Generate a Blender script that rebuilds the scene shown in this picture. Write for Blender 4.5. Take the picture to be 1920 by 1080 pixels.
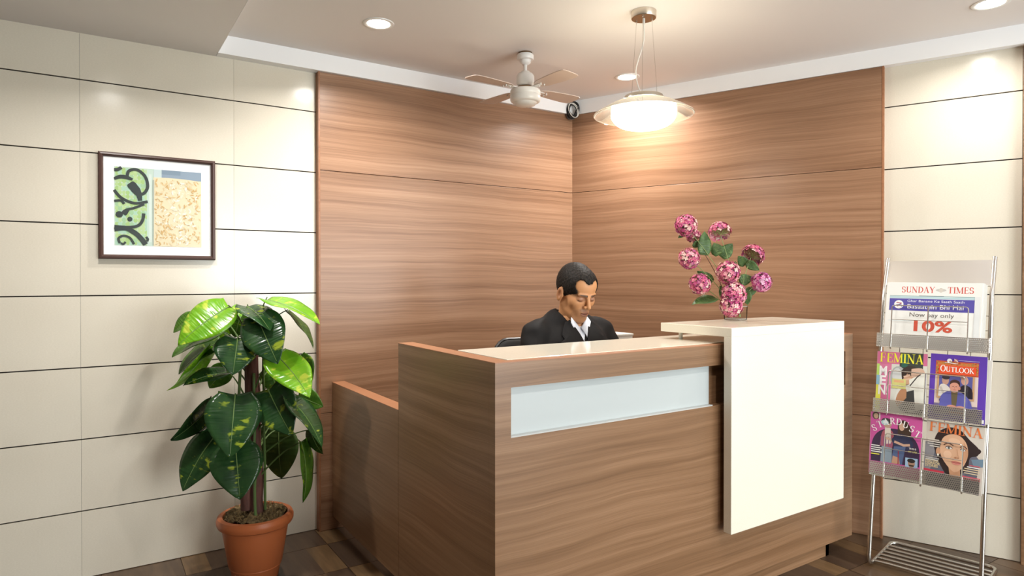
import bpy, bmesh, math, random
import numpy as np
from mathutils import Vector, Matrix

for o in list(bpy.data.objects): bpy.data.objects.remove(o, do_unlink=True)
SC = bpy.context.scene
COL = SC.collection
random.seed(7)
PI = math.pi

# ------------------------------------------------------------------ camera
F = 1222.19; CY = 530.95; HC = 1.255          # focal length in px (1920 wide), principal row, lens height
YAW = math.radians(56.908); PITCH = math.radians(-0.418)
cam_d = bpy.data.cameras.new('camera'); cam = bpy.data.objects.new('camera', cam_d); COL.objects.link(cam)
cam_d.sensor_fit = 'HORIZONTAL'; cam_d.sensor_width = 36.0; cam_d.lens = F / 1920 * 36
cam_d.shift_y = -(540 - CY) / 1920
cam_d.clip_start = 0.05
cam.location = (0, 0, HC)
cam.rotation_euler = (PI / 2 + PITCH, 0, YAW - PI / 2)
SC.camera = cam

# ------------------------------------------------------------------ world, daylight, exposure
w = bpy.data.worlds.new('world'); SC.world = w; w.use_nodes = True
w.node_tree.nodes['Background'].inputs[0].default_value = (0.80, 0.88, 1.0, 1)
w.node_tree.nodes['Background'].inputs[1].default_value = 1.0
SC.view_settings.view_transform = 'Standard'
SC.view_settings.look = 'None'
SC.view_settings.gamma = 1.0
SC.view_settings.use_curve_mapping = False
SC.view_settings.exposure = 0.56

def area_light(name, loc, target, sx, sy, power, color):
    l = bpy.data.lights.new(name, 'AREA'); l.shape = 'RECTANGLE'; l.size = sx; l.size_y = sy
    l.energy = power; l.color = color
    o = bpy.data.objects.new(name, l); COL.objects.link(o); o.location = loc
    o.rotation_euler = (Vector(target) - Vector(loc)).to_track_quat('-Z', 'Y').to_euler()
    return o
# daylight standing in the entrance glazing behind the photographer
area_light('daylight', (2.85, -2.98, 1.15), (2.85, 3.0, 1.75), 3.3, 2.1, 185, (0.92, 0.96, 1.0))

DOWN_W = 10.5       # each recessed downlight
PENDANT_E = 14.0     # emission of the opal bowl

# ------------------------------------------------------------------ placing helpers (pixel + distance -> point in the room)
_R = Vector((math.sin(YAW), -math.cos(YAW), 0)); _FH = Vector((math.cos(YAW), math.sin(YAW), 0)); _Z = Vector((0, 0, 1))
_FW = _FH * math.cos(PITCH) + _Z * math.sin(PITCH); _UP = -_FH * math.sin(PITCH) + _Z * math.cos(PITCH)
CAM = Vector((0, 0, HC))
def ray(u, v): return _R * ((u - 960) / F) + _FW - _UP * ((v - CY) / F)
def at(u, v, d): return CAM + ray(u, v) * d
def on_z(u, v, z):
    r = ray(u, v); return CAM + r * ((z - HC) / r.z)
def on_y(u, v, y):
    r = ray(u, v); return CAM + r * (y / r.y)

# ------------------------------------------------------------------ materials
def nt(m): return m.node_tree.nodes, m.node_tree.links
def pbr(name, color, rough=0.5, metal=0.0, spec=0.5, **kw):
    m = bpy.data.materials.new(name); m.use_nodes = True
    b = m.node_tree.nodes['Principled BSDF']
    b.inputs['Base Color'].default_value = (*color, 1); b.inputs['Roughness'].default_value = rough
    b.inputs['Metallic'].default_value = metal; b.inputs['Specular IOR Level'].default_value = spec
    for k, v in kw.items():
        b.inputs[k.replace('_', ' ')].default_value = v
    return m
def coords(m, scale, kind='Object', loc=(0, 0, 0), rot=(0, 0, 0)):
    n, l = nt(m)
    t = n.new('ShaderNodeTexCoord'); mp = n.new('ShaderNodeMapping')
    mp.inputs['Scale'].default_value = scale; mp.inputs['Location'].default_value = loc; mp.inputs['Rotation'].default_value = rot
    l.new(t.outputs[kind], mp.inputs['Vector']); return mp.outputs['Vector']
def noise(m, vec, scale=1, detail=4, rough=0.6, dist=0.0):
    n, l = nt(m); x = n.new('ShaderNodeTexNoise')
    x.inputs['Scale'].default_value = scale; x.inputs['Detail'].default_value = detail
    x.inputs['Roughness'].default_value = rough; x.inputs['Distortion'].default_value = dist
    l.new(vec, x.inputs['Vector']); return x.outputs['Fac']
def ramp(m, fac, stops):
    n, l = nt(m); r = n.new('ShaderNodeValToRGB')
    e = r.color_ramp.elements
    while len(e) < len(stops): e.new(0.5)
    for el, (p, c) in zip(e, stops):
        el.position = p; el.color = (*c, 1)
    l.new(fac, r.inputs['Fac']); return r.outputs['Color']
def mix(m, fac, a, b, mode='MIX'):
    n, l = nt(m); x = n.new('ShaderNodeMix'); x.data_type = 'RGBA'; x.blend_type = mode
    for sock, v in ((x.inputs[0], fac), (x.inputs[6], a), (x.inputs[7], b)):
        if isinstance(v, (int, float)): sock.default_value = v
        elif isinstance(v, tuple): sock.default_value = (*v, 1)
        else: l.new(v, sock)
    return x.outputs[2]
def mathn(m, op, a, b=0.0, clamp=False):
    n, l = nt(m); x = n.new('ShaderNodeMath'); x.operation = op; x.use_clamp = clamp
    for i, v in enumerate((a, b)):
        if isinstance(v, (int, float)): x.inputs[i].default_value = v
        else: l.new(v, x.inputs[i])
    return x.outputs[0]
def setc(m, out, sock='Base Color'):
    m.node_tree.links.new(out, m.node_tree.nodes['Principled BSDF'].inputs[sock])
def bump(m, h, strength=0.2, dist=0.01):
    n, l = nt(m); b = n.new('ShaderNodeBump'); b.inputs['Strength'].default_value = strength; b.inputs['Distance'].default_value = dist
    l.new(h, b.inputs['Height']); l.new(b.outputs[0], n['Principled BSDF'].inputs['Normal'])

def wood(name, rough, dark, midc, light, seed=0.0):
    m = pbr(name, midc, rough, spec=0.45); n, l = nt(m)
    # the grain runs level and wanders a little
    wv = mathn(m, 'MULTIPLY', noise(m, coords(m, (1.5, 1.5, 2.5), loc=(seed, 0, seed)), 1, 2, .5), .055)
    cb = n.new('ShaderNodeCombineXYZ'); l.new(wv, cb.inputs[2])
    tc = n.new('ShaderNodeTexCoord'); ad = n.new('ShaderNodeVectorMath'); ad.operation = 'ADD'
    l.new(tc.outputs['Object'], ad.inputs[0]); l.new(cb.outputs[0], ad.inputs[1])
    def mp(sc, loc):
        q = n.new('ShaderNodeMapping'); q.inputs['Scale'].default_value = sc; q.inputs['Location'].default_value = loc
        l.new(ad.outputs[0], q.inputs['Vector']); return q.outputs['Vector']
    a = noise(m, mp((.75, .75, 62), (seed, seed * .7, seed * 3)), 1, 4, .55)
    b = noise(m, mp((2.6, 2.6, 400), (seed * 2, 1, seed)), 1, 3, .6)
    c = noise(m, mp((.4, .4, 15), (0, seed, seed)), 1, 2, .5)
    s = mathn(m, 'ADD', mathn(m, 'MULTIPLY', a, .40), mathn(m, 'MULTIPLY', b, .30))
    s = mathn(m, 'ADD', s, mathn(m, 'MULTIPLY', c, .30))
    setc(m, ramp(m, s, [(.315, dark), (.50, midc), (.70, light)]))
    bump(m, b, .05, .002)
    return m
M = {}
M['wood'] = wood('walnut_laminate', .34, (.165, .078, .038), (.298, .160, .090), (.43, .255, .155))
M['wood_edge'] = wood('walnut_edge_band', .42, (.24, .10, .045), (.33, .145, .07), (.38, .18, .09), 4.0)
M['wood_side'] = wood('walnut_desk_laminate', .34, (.130, .062, .026), (.236, .127, .064), (.355, .208, .118), 9.0)

def tile_mat():
    m = pbr('cream_wall_tile', (.70, .645, .535), .17, spec=.5)
    v = coords(m, (150, 150, 420)); f = noise(m, v, 1, 2, .5)
    v2 = coords(m, (3, 3, 3)); g = noise(m, v2, 1, 2, .5)
    base = ramp(m, g, [(.3, (.685, .625, .515)), (.7, (.725, .67, .56))])
    setc(m, mix(m, .10, base, ramp(m, f, [(.35, (.5, .45, .36)), (.65, (.85, .80, .70))])))
    bump(m, f, .10, .0012)
    return m
M['tile'] = tile_mat()
M['grout'] = pbr('dark_joint', (.016, .012, .009), .9)
M['paint'] = pbr('white_gloss_paint', (.93, .93, .94), .45)
M['ceiling'] = pbr('ceiling_emulsion', (.80, .765, .75), .85, spec=.2)
M['wall'] = pbr('plain_wall_paint', (.55, .50, .43), .8, spec=.2)

def floor_mat(name, c1, c2, seed):
    m = pbr(name, c1, .36, spec=.45)
    v = coords(m, (26, 3.0, 1), loc=(seed, 0, 0)); a = noise(m, v, 1, 5, .6, .6)
    setc(m, ramp(m, a, [(.35, c1), (.65, c2)]))
    return m
M['fl_dark'] = floor_mat('dark_wood_look_tile', (.050, .030, .019), (.085, .052, .032), 0)
M['fl_mid'] = floor_mat('brown_wood_look_tile', (.065, .039, .023), (.115, .07, .04), 3)
M['fl_light'] = floor_mat('light_wood_look_strip', (.095, .054, .025), (.175, .105, .05), 6)
M['fl_grout'] = pbr('floor_joint', (.09, .06, .04), .8)

def stone():
    m = pbr('cream_engineered_stone', (.79, .74, .62), .13, spec=.5)
    v = coords(m, (1, 1, 1)); f = noise(m, v, 420, 2, .5)
    setc(m, ramp(m, f, [(.35, (.74, .69, .565)), (.6, (.81, .765, .655))]))
    return m
M['stone'] = stone()
M['frost'] = pbr('frosted_white_glass', (.47, .51, .515), .30, spec=.5)
M['frost_edge'] = pbr('frosted_glass_edge', (.50, .51, .50), .3)
M['steel'] = pbr('stainless_steel', (.62, .60, .57), .24, 1.0)
M['steel_sheet'] = pbr('brushed_steel_sheet', (.74, .72, .69), .34, 1.0)
def brushed():
    m = pbr('brushed_nickel', (.66, .60, .52), .3, 1.0)
    f = noise(m, coords(m, (3, 3, 500)), 1, 2); bump(m, f, .1, .001); return m
M['nickel'] = brushed()
M['bronze'] = pbr('dark_bronze_plate', (.20, .12, .06), .4, .8)
M['fan_white'] = pbr('white_fan_enamel', (.80, .79, .77), .3)
M['fan_blade_shaded'] = pbr('shaded_fan_blade_enamel', (.58, .47, .41), .35)  # white blades, with their shade put into the colour as a pinkish-brown tint
M['black_plastic'] = pbr('black_plastic', (.012, .012, .012), .4)
M['black_cable'] = pbr('black_cable', (.02, .018, .017), .45)
M['white_cable'] = pbr('white_cable', (.75, .73, .68), .5)
M['chair_black'] = pbr('black_mesh_fabric', (.014, .013, .012), .6)
M['white_plastic'] = pbr('white_plastic', (.74, .72, .66), .4)
M['frame_brown'] = pbr('dark_brown_frame', (.075, .038, .030), .38)
M['mount'] = pbr('white_mount_board', (.90, .90, .89), .7)
M['terracotta'] = pbr('terracotta_plastic', (.48, .135, .045), .42, spec=.4)
M['moss'] = pbr('dry_moss', (.13, .085, .035), .95)
setc(M['moss'], ramp(M['moss'], noise(M['moss'], coords(M['moss'], (1, 1, 1)), 70, 3), [(.3, (.06, .038, .016)), (.55, (.21, .14, .06)), (.75, (.36, .26, .12))]))
def bark():
    m = pbr('coir_trunk', (.13, .05, .035), .75)
    f = noise(m, coords(m, (60, 60, 9)), 1, 4); setc(m, ramp(m, f, [(.3, (.06, .022, .016)), (.7, (.19, .075, .055))])); bump(m, f, .4, .004); return m
M['bark'] = bark()
M['petiole'] = pbr('green_petiole', (.10, .17, .045), .45)
def leaf_mat(name, a, b, spot, amount, rough=.24):
    m = pbr(name, a, rough, spec=.5)
    v = coords(m, (1, 1, 1), 'UV')
    g = noise(m, coords(m, (2.2, 1.4, 1), 'UV'), 1.6, 2)
    base = ramp(m, g, [(.35, a), (.65, b)])
    # pale blotches that run along the side veins
    vs = coords(m, (3.0, 9.0, 1), 'UV', rot=(0, 0, .35))
    s = noise(m, vs, 1, 3, .6, .3); big = noise(m, coords(m, (2.5, 2.5, 1), 'UV', loc=(3, 1, 0)), 1, 2)
    fac = ramp(m, mathn(m, 'ADD', mathn(m, 'MULTIPLY', s, .55), mathn(m, 'MULTIPLY', big, .55)), [(amount, (0, 0, 0)), (amount + .05, (1, 1, 1))])
    rnd = m.node_tree.nodes.new('ShaderNodeObjectInfo')
    setc(m, mix(m, fac, base, spot))
    bump(m, noise(m, coords(m, (1.6, 17, 1), 'UV', rot=(0, 0, .35)), 1, 1), .35, .010)
    p = m.node_tree.nodes['Principled BSDF']
    p.inputs['Subsurface Weight'].default_value = 0.0
    # thin leaf: a little light passes through
    n, l = nt(m); tr = n.new('ShaderNodeBsdfTranslucent'); mx = n.new('ShaderNodeMixShader'); mx.inputs[0].default_value = .22
    tr.inputs['Color'].default_value = (b[0] * 1.6, b[1] * 1.6, b[2], 1)
    l.new(p.outputs[0], mx.inputs[1]); l.new(tr.outputs[0], mx.inputs[2]); l.new(mx.outputs[0], n['Material Output'].inputs['Surface'])
    return m
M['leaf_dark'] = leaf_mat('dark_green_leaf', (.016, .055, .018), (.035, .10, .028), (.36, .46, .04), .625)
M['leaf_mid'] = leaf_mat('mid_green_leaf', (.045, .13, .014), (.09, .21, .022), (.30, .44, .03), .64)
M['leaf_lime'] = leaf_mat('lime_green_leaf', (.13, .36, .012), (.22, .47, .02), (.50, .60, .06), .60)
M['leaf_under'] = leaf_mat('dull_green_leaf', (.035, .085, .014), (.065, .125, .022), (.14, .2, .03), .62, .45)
M['vein'] = pbr('pale_leaf_midrib', (.16, .26, .07), .4)
M['hyd_leaf'] = leaf_mat('hydrangea_leaf', (.045, .10, .025), (.09, .17, .05), (.14, .24, .07), .6, .45)
M['hyd_stem'] = pbr('flower_stem', (.22, .30, .10), .5)
M['twig'] = pbr('brown_twig', (.12, .05, .03), .6)
def attr_mat(name, rough, spec=.4):
    m = pbr(name, (.5, .5, .5), rough, spec=spec)
    n, l = nt(m); a = n.new('ShaderNodeVertexColor'); a.layer_name = 'Col'
    l.new(a.outputs['Color'], n['Principled BSDF'].inputs['Base Color']); return m
M['petal'] = attr_mat('pink_petals', .6, .25)
M['print'] = attr_mat('printed_paper', .30, .5)
M['newsprint'] = attr_mat('newsprint_paper', .75, .2)
M['skin'] = attr_mat('skin', .48, .4)
M['hair'] = pbr('black_hair', (.012, .010, .009), .62, spec=.18)
hv = coords(M['hair'], (260, 260, 90)); hn = noise(M['hair'], hv, 1, 3); setc(M['hair'], ramp(M['hair'], hn, [(.4, (.005, .004, .0035)), (.75, (.035, .027, .022))])); bump(M['hair'], hn, .25, .002)
M['suit'] = pbr('black_suit_wool', (.0085, .0075, .0075), .75, spec=.25)
M['shirt'] = pbr('white_shirt_cotton', (.76, .78, .84), .7, spec=.2)
M['shoe'] = pbr('black_leather', (.01, .01, .01), .3)
def glass(name, tint=(1, 1, 1), gloss=.12, rough=.02):
    m = bpy.data.materials.new(name); m.use_nodes = True; n, l = nt(m)
    n.remove(n['Principled BSDF'])
    t = n.new('ShaderNodeBsdfTransparent'); t.inputs[0].default_value = (*tint, 1)
    g = n.new('ShaderNodeBsdfGlossy'); g.inputs['Roughness'].default_value = rough
    fr = n.new('ShaderNodeLayerWeight'); fr.inputs['Blend'].default_value = gloss
    x = n.new('ShaderNodeMixShader'); l.new(fr.outputs['Fresnel'], x.inputs[0]); l.new(t.outputs[0], x.inputs[1]); l.new(g.outputs[0], x.inputs[2])
    l.new(x.outputs[0], n['Material Output'].inputs['Surface']); return m
M['glass'] = glass('clear_glass', (.96, .97, .95), .35)
def milky(name):
    m = glass(name, (.95, .94, .87), .10); n, l = nt(m)
    d = n.new('ShaderNodeBsdfTranslucent'); d.inputs[0].default_value = (.9, .86, .72, 1); d2 = n.new('ShaderNodeBsdfDiffuse'); d2.inputs[0].default_value = (.9, .88, .80, 1)
    a = n.new('ShaderNodeMixShader'); a.inputs[0].default_value = .5; l.new(d.outputs[0], a.inputs[1]); l.new(d2.outputs[0], a.inputs[2])
    out = n['Material Output'].inputs['Surface']; prev = out.links[0].from_socket
    x = n.new('ShaderNodeMixShader'); x.inputs[0].default_value = .12; l.new(prev, x.inputs[1]); l.new(a.outputs[0], x.inputs[2]); l.new(x.outputs[0], out); return m
M['shade_glass'] = milky('greenish_shade_glass')
M['picture_glass'] = glass('non_reflective_glass', (.99, .99, .99), .04)
M['water'] = glass('vase_water', (.95, .96, .94), .04)
M['vase_rim'] = pbr('thick_glass_edge', (.55, .58, .56), .08, Alpha=.45)
M['vase_glass'] = glass('vase_glass', (.93, .95, .94), .07)
def emit(name, color, strength):
    m = bpy.data.materials.new(name); m.use_nodes = True; n, l = nt(m); n.remove(n['Principled BSDF'])
    e = n.new('ShaderNodeEmission'); e.inputs[0].default_value = (*color, 1); e.inputs[1].default_value = strength
    l.new(e.outputs[0], n['Material Output'].inputs['Surface']); return m
M['bowl'] = emit('lit_opal_glass', (1.0, .93, .81), PENDANT_E)
M['lamp'] = emit('lit_downlight_lens', (1.0, .95, .84), 14.0)

# ------------------------------------------------------------------ mesh builder
class MB:
    def __init__(s): s.v = []; s.f = []; s.m = []; s.c = []; s.uv = []
    def add(s, verts, faces, mi=0, col=None, uvs=None):
        o = len(s.v); s.v += [tuple(p) for p in verts]
        for f in faces: s.f.append(tuple(o + i for i in f)); s.m.append(mi); s.c.append(col)
        if uvs is not None: s.uv += [tuple(u) for u in uvs]
        else: s.uv += [(0, 0)] * len(verts)
        return s
    def box(s, x0, x1, y0, y1, z0, z1, mi=0, col=None):
        v = [(x, y, z) for z in (z0, z1) for y in (y0, y1) for x in (x0, x1)]
        return s.add(v, [(0, 2, 3, 1), (4, 5, 7, 6), (0, 1, 5, 4), (2, 6, 7, 3), (0, 4, 6, 2), (1, 3, 7, 5)], mi, col)
    def cbox(s, x0, x1, y0, y1, z0, z1, b=.003, mi=0):
        # box with chamfered edges
        bm = bmesh.new(); bmesh.ops.create_cube(bm, size=1)
        for q in bm.verts:
            q.co = Vector(((x0 + x1) / 2 + q.co.x * (x1 - x0), (y0 + y1) / 2 + q.co.y * (y1 - y0), (z0 + z1) / 2 + q.co.z * (z1 - z0)))
        bmesh.ops.bevel(bm, geom=bm.edges[:], offset=b, segments=2, affect='EDGES', profile=.5)
        bm.verts.index_update(); vs = [q.co.copy() for q in bm.verts]; fs = [[q.index for q in f.verts] for f in bm.faces]; bm.free()
        return s.add(vs, fs, mi)
    def prism(s, pts, z0, z1, mi=0):
        n = len(pts); v = [(p[0], p[1], z0) for p in pts] + [(p[0], p[1], z1) for p in pts]
        fs = [tuple(range(n - 1, -1, -1)), tuple(range(n, 2 * n))] + [(i, (i + 1) % n, n + (i + 1) % n, n + i) for i in range(n)]
        return s.add(v, fs, mi)
    def tube(s, path, r, n=8, mi=0, closed=False, col=None):
        P = [Vector(p) for p in path]; k = len(P); R = r if isinstance(r, (list, tuple)) else [r] * k
        up = Vector((0, 0, 1)); vs = []; fs = []; nrm = None
        for i in range(k):
            a = P[i - 1] if (i > 0 or closed) else P[i]; b = P[(i + 1) % k] if (i < k - 1 or closed) else P[i]
            t = (b - a).normalized()
            if nrm is None:
                nrm = t.cross(up)
                if nrm.length < .05: nrm = t.cross(Vector((1, 0, 0)))
            nrm = (nrm - t * nrm.dot(t)).normalized(); bi = t.cross(nrm)
            for j in range(n):
                an = 2 * PI * j / n; vs.append(P[i] + (nrm * math.cos(an) + bi * math.sin(an)) * R[i])
        for i in range(k if closed else k - 1):
            i2 = (i + 1) % k
            for j in range(n):
                fs.append((i * n + j, i * n + (j + 1) % n, i2 * n + (j + 1) % n, i2 * n + j))
        if not closed: fs += [tuple(range(n - 1, -1, -1)), tuple(range((k - 1) * n, k * n))]
        return s.add(vs, fs, mi, col)
    def lathe(s, prof, n=32, c=(0, 0, 0), mi=0, cap=True):
        k = len(prof); vs = []; fs = []
        for r, z in prof:
            for j in range(n):
                a = 2 * PI * j / n; vs.append((c[0] + r * math.cos(a), c[1] + r * math.sin(a), c[2] + z))
        for i in range(k - 1):
            for j in range(n): fs.append((i * n + j, i * n + (j + 1) % n, (i + 1) * n + (j + 1) % n, (i + 1) * n + j))
        if cap:
            if prof[0][0] > 1e-5: fs.append(tuple(range(n - 1, -1, -1)))
            if prof[-1][0] > 1e-5: fs.append(tuple(range((k - 1) * n, k * n)))
        return s.add(vs, fs, mi)
    def build(s, name, mats, parent=None, smooth=False, xf=None):
        me = bpy.data.meshes.new(name); vs = s.v if xf is None else [tuple(xf @ Vector(p)) for p in s.v]
        me.from_pydata(vs, [], s.f)
        if not isinstance(mats, (list, tuple)): mats = [mats]
        for q in mats: me.materials.append(M[q] if isinstance(q, str) else q)
        me.polygons.foreach_set('material_index', s.m)
        if any(u != (0, 0) for u in s.uv):
            ul = me.uv_layers.new(name='UVMap')
            for lp in me.loops: ul.data[lp.index].uv = s.uv[lp.vertex_index]
        if any(c is not None for c in s.c):
            ca = me.color_attributes.new('Col', 'FLOAT_COLOR', 'CORNER')
            for p in me.polygons:
                c = s.c[p.index] or (.5, .5, .5)
                for li in p.loop_indices: ca.data[li].color = (*c, 1)
        me.validate(); me.update()
        if smooth:
            me.polygons.foreach_set('use_smooth', [True] * len(me.polygons))
            if smooth != 'all': me.set_sharp_from_angle(angle=math.radians(40))
        o = bpy.data.objects.new(name, me); COL.objects.link(o)
        if parent is not None: o.parent = parent
        return o
def tag(o, label, cat, group=None, kind=None):
    o['label'] = label; o['category'] = cat
    if group: o['group'] = group
    if kind: o['kind'] = kind
    return o
def thing(name, label, cat, loc=(0, 0, 0), rz=0.0, group=None):
    o = bpy.data.objects.new(name, None); COL.objects.link(o); o.location = loc; o.rotation_euler = (0, 0, rz); o.empty_display_size = .1
    return tag(o, label, cat, group)
def struct(o): o['kind'] = 'structure'; return o
def W2L(p): return Matrix.Translation(-Vector(p))
def copy_obj(o, parent=None, loc=None, rot=None):
    c = o.copy(); COL.objects.link(c)
    if parent is not None: c.parent = parent
    if loc is not None: c.location = loc
    if rot is not None: c.rotation_euler = rot
    return c
def arc(p0, p1, p2, n=6):
    # quadratic curve
    p0, p1, p2 = Vector(p0), Vector(p1), Vector(p2)
    return [p0 * (1 - t) ** 2 + p1 * 2 * t * (1 - t) + p2 * t * t for t in [i / n for i in range(n + 1)]]
def rounded(path, r, n=5):
    P = [Vector(p) for p in path]; out = [P[0]]
    for i in range(1, len(P) - 1):
        a, b, c = P[i - 1], P[i], P[i + 1]
        ra = min(r, (b - a).length * .49); rc = min(r, (c - b).length * .49)
        out += arc(b + (a - b).normalized() * ra, b, b + (c - b).normalized() * rc, n)
    return out + [P[-1]]

# ================================================================== THE ROOM
DA = 3.2561; BX = 2.5725                       # back-left wall plane y = DA; corner of the two walls
BANG = math.radians(112.897)                   # the right-hand wall runs off at an obtuse angle
B_RZ = BANG - PI                               # local x: along the wall towards the camera, local y: into the wall
ZS, ZT = 2.275, 2.36                           # dropped border and raised tray
LX, BY = -2.7, -2.7                            # far left wall, glazed wall behind the camera
BEND = BX + (DA - BY) * math.cos(BANG) / -math.sin(BANG)
JZ = [2.0825 - .3 * k for k in range(7)]       # tile joints
# ---- floor: slab, then wood-look tiles laid on a 0.3 m grid
fl = struct(MB().prism([(LX, BY), (BEND + .3, BY), (BX + .3, DA + .2), (LX, DA + .2)], -.12, -.004).build('floor', 'fl_grout'))
def tile_mesh(pattern):
    b = MB(); g = .0015; T = .3 - 2 * g; s = T / 3
    for i, mi in enumerate(pattern): b.box(g + i * s, g + (i + 1) * s, g, .3 - g, -.012, 0, mi)
    o = b.build('floor_tile', ['fl_dark', 'fl_mid', 'fl_light']); me = o.data; bpy.data.objects.remove(o); return me
TM = {p: tile_mesh(p) for p in ((0, 0, 0), (0, 0, 2), (2, 0, 0), (1, 1, 1), (0, 1, 0), (1, 2, 1))}
rnd = random.Random(5)
X0, Y0 = .345 - 3 * .3, 3.05 - 9 * .3
fixed = {(3, 9): (2, 0, 0), (4, 9): (0, 0, 0), (5, 9): (2, 0, 0), (4, 8): (0, 0, 2), (3, 8): (0, 0, 0), (5, 8): (0, 0, 0), (5, 7): (2, 0, 0), (4, 7): (0, 1, 0),
         (10, 4): (0, 0, 2), (11, 4): (0, 0, 2), (9, 4): (0, 0, 0), (12, 4): (1, 1, 1), (11, 3): (1, 2, 1), (10, 3): (0, 1, 0), (12, 3): (1, 1, 1), (13, 3): (0, 0, 2), (12, 2): (1, 2, 1)}
def inside_b(x, y): return (x - BX) * math.sin(BANG) - (y - DA) * math.cos(BANG) < 0
for i in range(0, 16):
    for j in range(0, 10):
        x, y = X0 + .3 * i, Y0 + .3 * j
        if not inside_b(x, y): continue
        pat = fixed.get((i, j)) or rnd.choice(list(TM))
        o = bpy.data.objects.new('floor_tile', TM[pat]); COL.objects.link(o); o.parent = fl; o.location = (x, y, 0)
# the rest of the floor, outside the frame, as one joined piece
b = MB()
for i in range(-8, 19):
    for j in range(-11, 10):
        x, y = X0 + .3 * i, Y0 + .3 * j
        if 0 <= i < 16 and 0 <= j < 10: continue
        if not inside_b(x, y): continue
        b.box(x + .0015, x + .2985, y + .0015, y + .2985, -.012, 0, rnd.choice((0, 0, 0, 1, 2)))
o = b.build('floor_tiles_beyond', ['fl_dark', 'fl_mid', 'fl_light'], fl); o['kind'] = 'stuff'

# ---- wall A (left in the picture): dark backing, tiles, walnut panels
wa = struct(MB().box(LX - .1, BX + .3, DA + .008, DA + .2, -.1, 2.6).build('wall_left', 'grout'))
rows = [(0.0, JZ[6])] + [(JZ[k], JZ[k - 1]) for k in range(6, 0, -1)] + [(JZ[0], ZS + .004)]
tm = {}
def wall_tile(parent, x0, x1, z0, z1, y, depth=.008):
    k = (round(x1 - x0, 4), round(z1 - z0, 4))
    if k not in tm:
        g = .0027; o = MB().box(.0004, k[0] - .0004, 0, .02, g, k[1] - g).build('wall_tile', 'tile'); tm[k] = o.data; bpy.data.objects.remove(o)
    o = bpy.data.objects.new('wall_tile', tm[k]); COL.objects.link(o); o.parent = parent; o.location = (x0, y, z0)
cols = [-.0235 - .5985 * k for k in range(4, -1, -1)] + [.5750, .9900]
for x0, x1 in zip(cols[:-1], cols[1:]):
    for z0, z1 in rows: wall_tile(wa, x0, x1, z0, z1, DA)
PT = .04
SEAM1, SEAM2 = HC + .5352, .585
WX0 = .957                                      # left edge of the walnut
for z0, z1 in ((.0, SEAM2), (SEAM2, SEAM1), (SEAM1, ZS)):
    MB().cbox(WX0 + .008, BX - .018, DA - PT, DA + .006, z0 + .0012, z1 - .0012, .0012).build('wall_panel', 'wood', wa)
MB().box(WX0, WX0 + .0085, DA - PT - .001, DA + .006, 0, ZS).build('edge_strip', 'wood_edge', wa)

# ---- wall B (right in the picture)
wb = MB().box(-.3, (DA - BY) / math.sin(BANG) + .2, .008, .2, -.1, 2.6).build('wall_right', 'grout'); struct(wb)
wb.location = (BX, DA, 0); wb.rotation_euler = (0, 0, B_RZ)
BW = 1.7255                                     # right edge of the walnut on this wall
for z0, z1 in ((.0, SEAM2), (SEAM2, SEAM1), (SEAM1, ZS)):
    MB().cbox(.02, BW - .008, -PT, .006, z0 + .0012, z1 - .0012, .0012).build('wall_panel', 'wood', wb)
MB().box(BW - .0085, BW, -PT - .001, .006, 0, ZS).build('edge_strip', 'wood_edge', wb)
for x0, x1 in ((1.66, 2.2535),):
    for z0, z1 in rows: wall_tile(wb, x0, x1, z0, z1, 0)
# timber lining at the right-hand edge of the picture
tr = MB().cbox(2.2545, 2.34, -.03, .01, 0, ZS, .002).cbox(2.34, 3.2, -.012, .01, 0, ZS, .002).build('trim_3', 'wood_side'); struct(tr)
tr.location = wb.location; tr.rotation_euler = wb.rotation_euler
wbt = [3.2 + .5985 * k for k in range(5)]
for x0, x1 in zip(wbt[:-1], wbt[1:]):
    for z0, z1 in rows: wall_tile(wb, x0, x1, z0, z1, 0)

# ---- ceiling: raised tray, dropped border on the left, white upstands along both walls
struct(MB().prism([(LX, BY), (BEND + .3, BY), (BX + .3, DA + .2), (LX, DA + .2)], ZT, ZT + .12).build('ceiling', 'ceiling'))
b = MB().box(LX, .498, BY, DA + .01, ZS, ZT + .01)
struct(b.build('ceiling_border', 'ceiling'))
t1 = struct(MB().box(.5, BX + .05, DA - .058, DA + .01, ZS, ZT + .005).build('trim_1', 'paint'))
t2 = struct(MB().box(-.02, 5.9, -.046, .01, ZS, ZT + .005).build('trim_2', 'paint')); t2.location = wb.location; t2.rotation_euler = wb.rotation_euler
t4 = struct(MB().box(.4985, .500, BY, DA - .058, ZS, ZT + .004).build('trim_4', 'paint'))

# ---- far left wall and the glazed entrance wall behind the camera
struct(MB().box(LX - .15, LX, BY, DA + .2, -.1, 2.6).build('wall_far', 'wall'))
wx0, wx1, wz0, wz1 = 1.25, 4.45, .12, 2.12
b = MB().box(LX, wx0, BY - .15, BY, -.1, 2.6).box(wx1, BEND + .4, BY - .15, BY, -.1, 2.6).box(wx0, wx1, BY - .15, BY, -.1, wz0).box(wx0, wx1, BY - .15, BY, wz1, 2.6)
struct(b.build('wall_back', 'wall'))
b = MB()
for i in range(4):
    x = wx0 + (wx1 - wx0) * i / 3; b.box(x - .025, x + .025, BY - .1, BY - .04, wz0, wz1)
b.box(wx0, wx1, BY - .1, BY - .04, wz0, wz0 + .05).box(wx0, wx1, BY - .1, BY - .04, wz1 - .05, wz1)
win = struct(b.build('window_1', 'steel_sheet'))
for i in range(3):
    x0 = wx0 + (wx1 - wx0) * i / 3 + .025; x1 = wx0 + (wx1 - wx0) * (i + 1) / 3 - .025
    MB().box(x0, x1, BY - .073, BY - .067, wz0 + .05, wz1 - .05).build('pane', 'glass', win)

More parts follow.
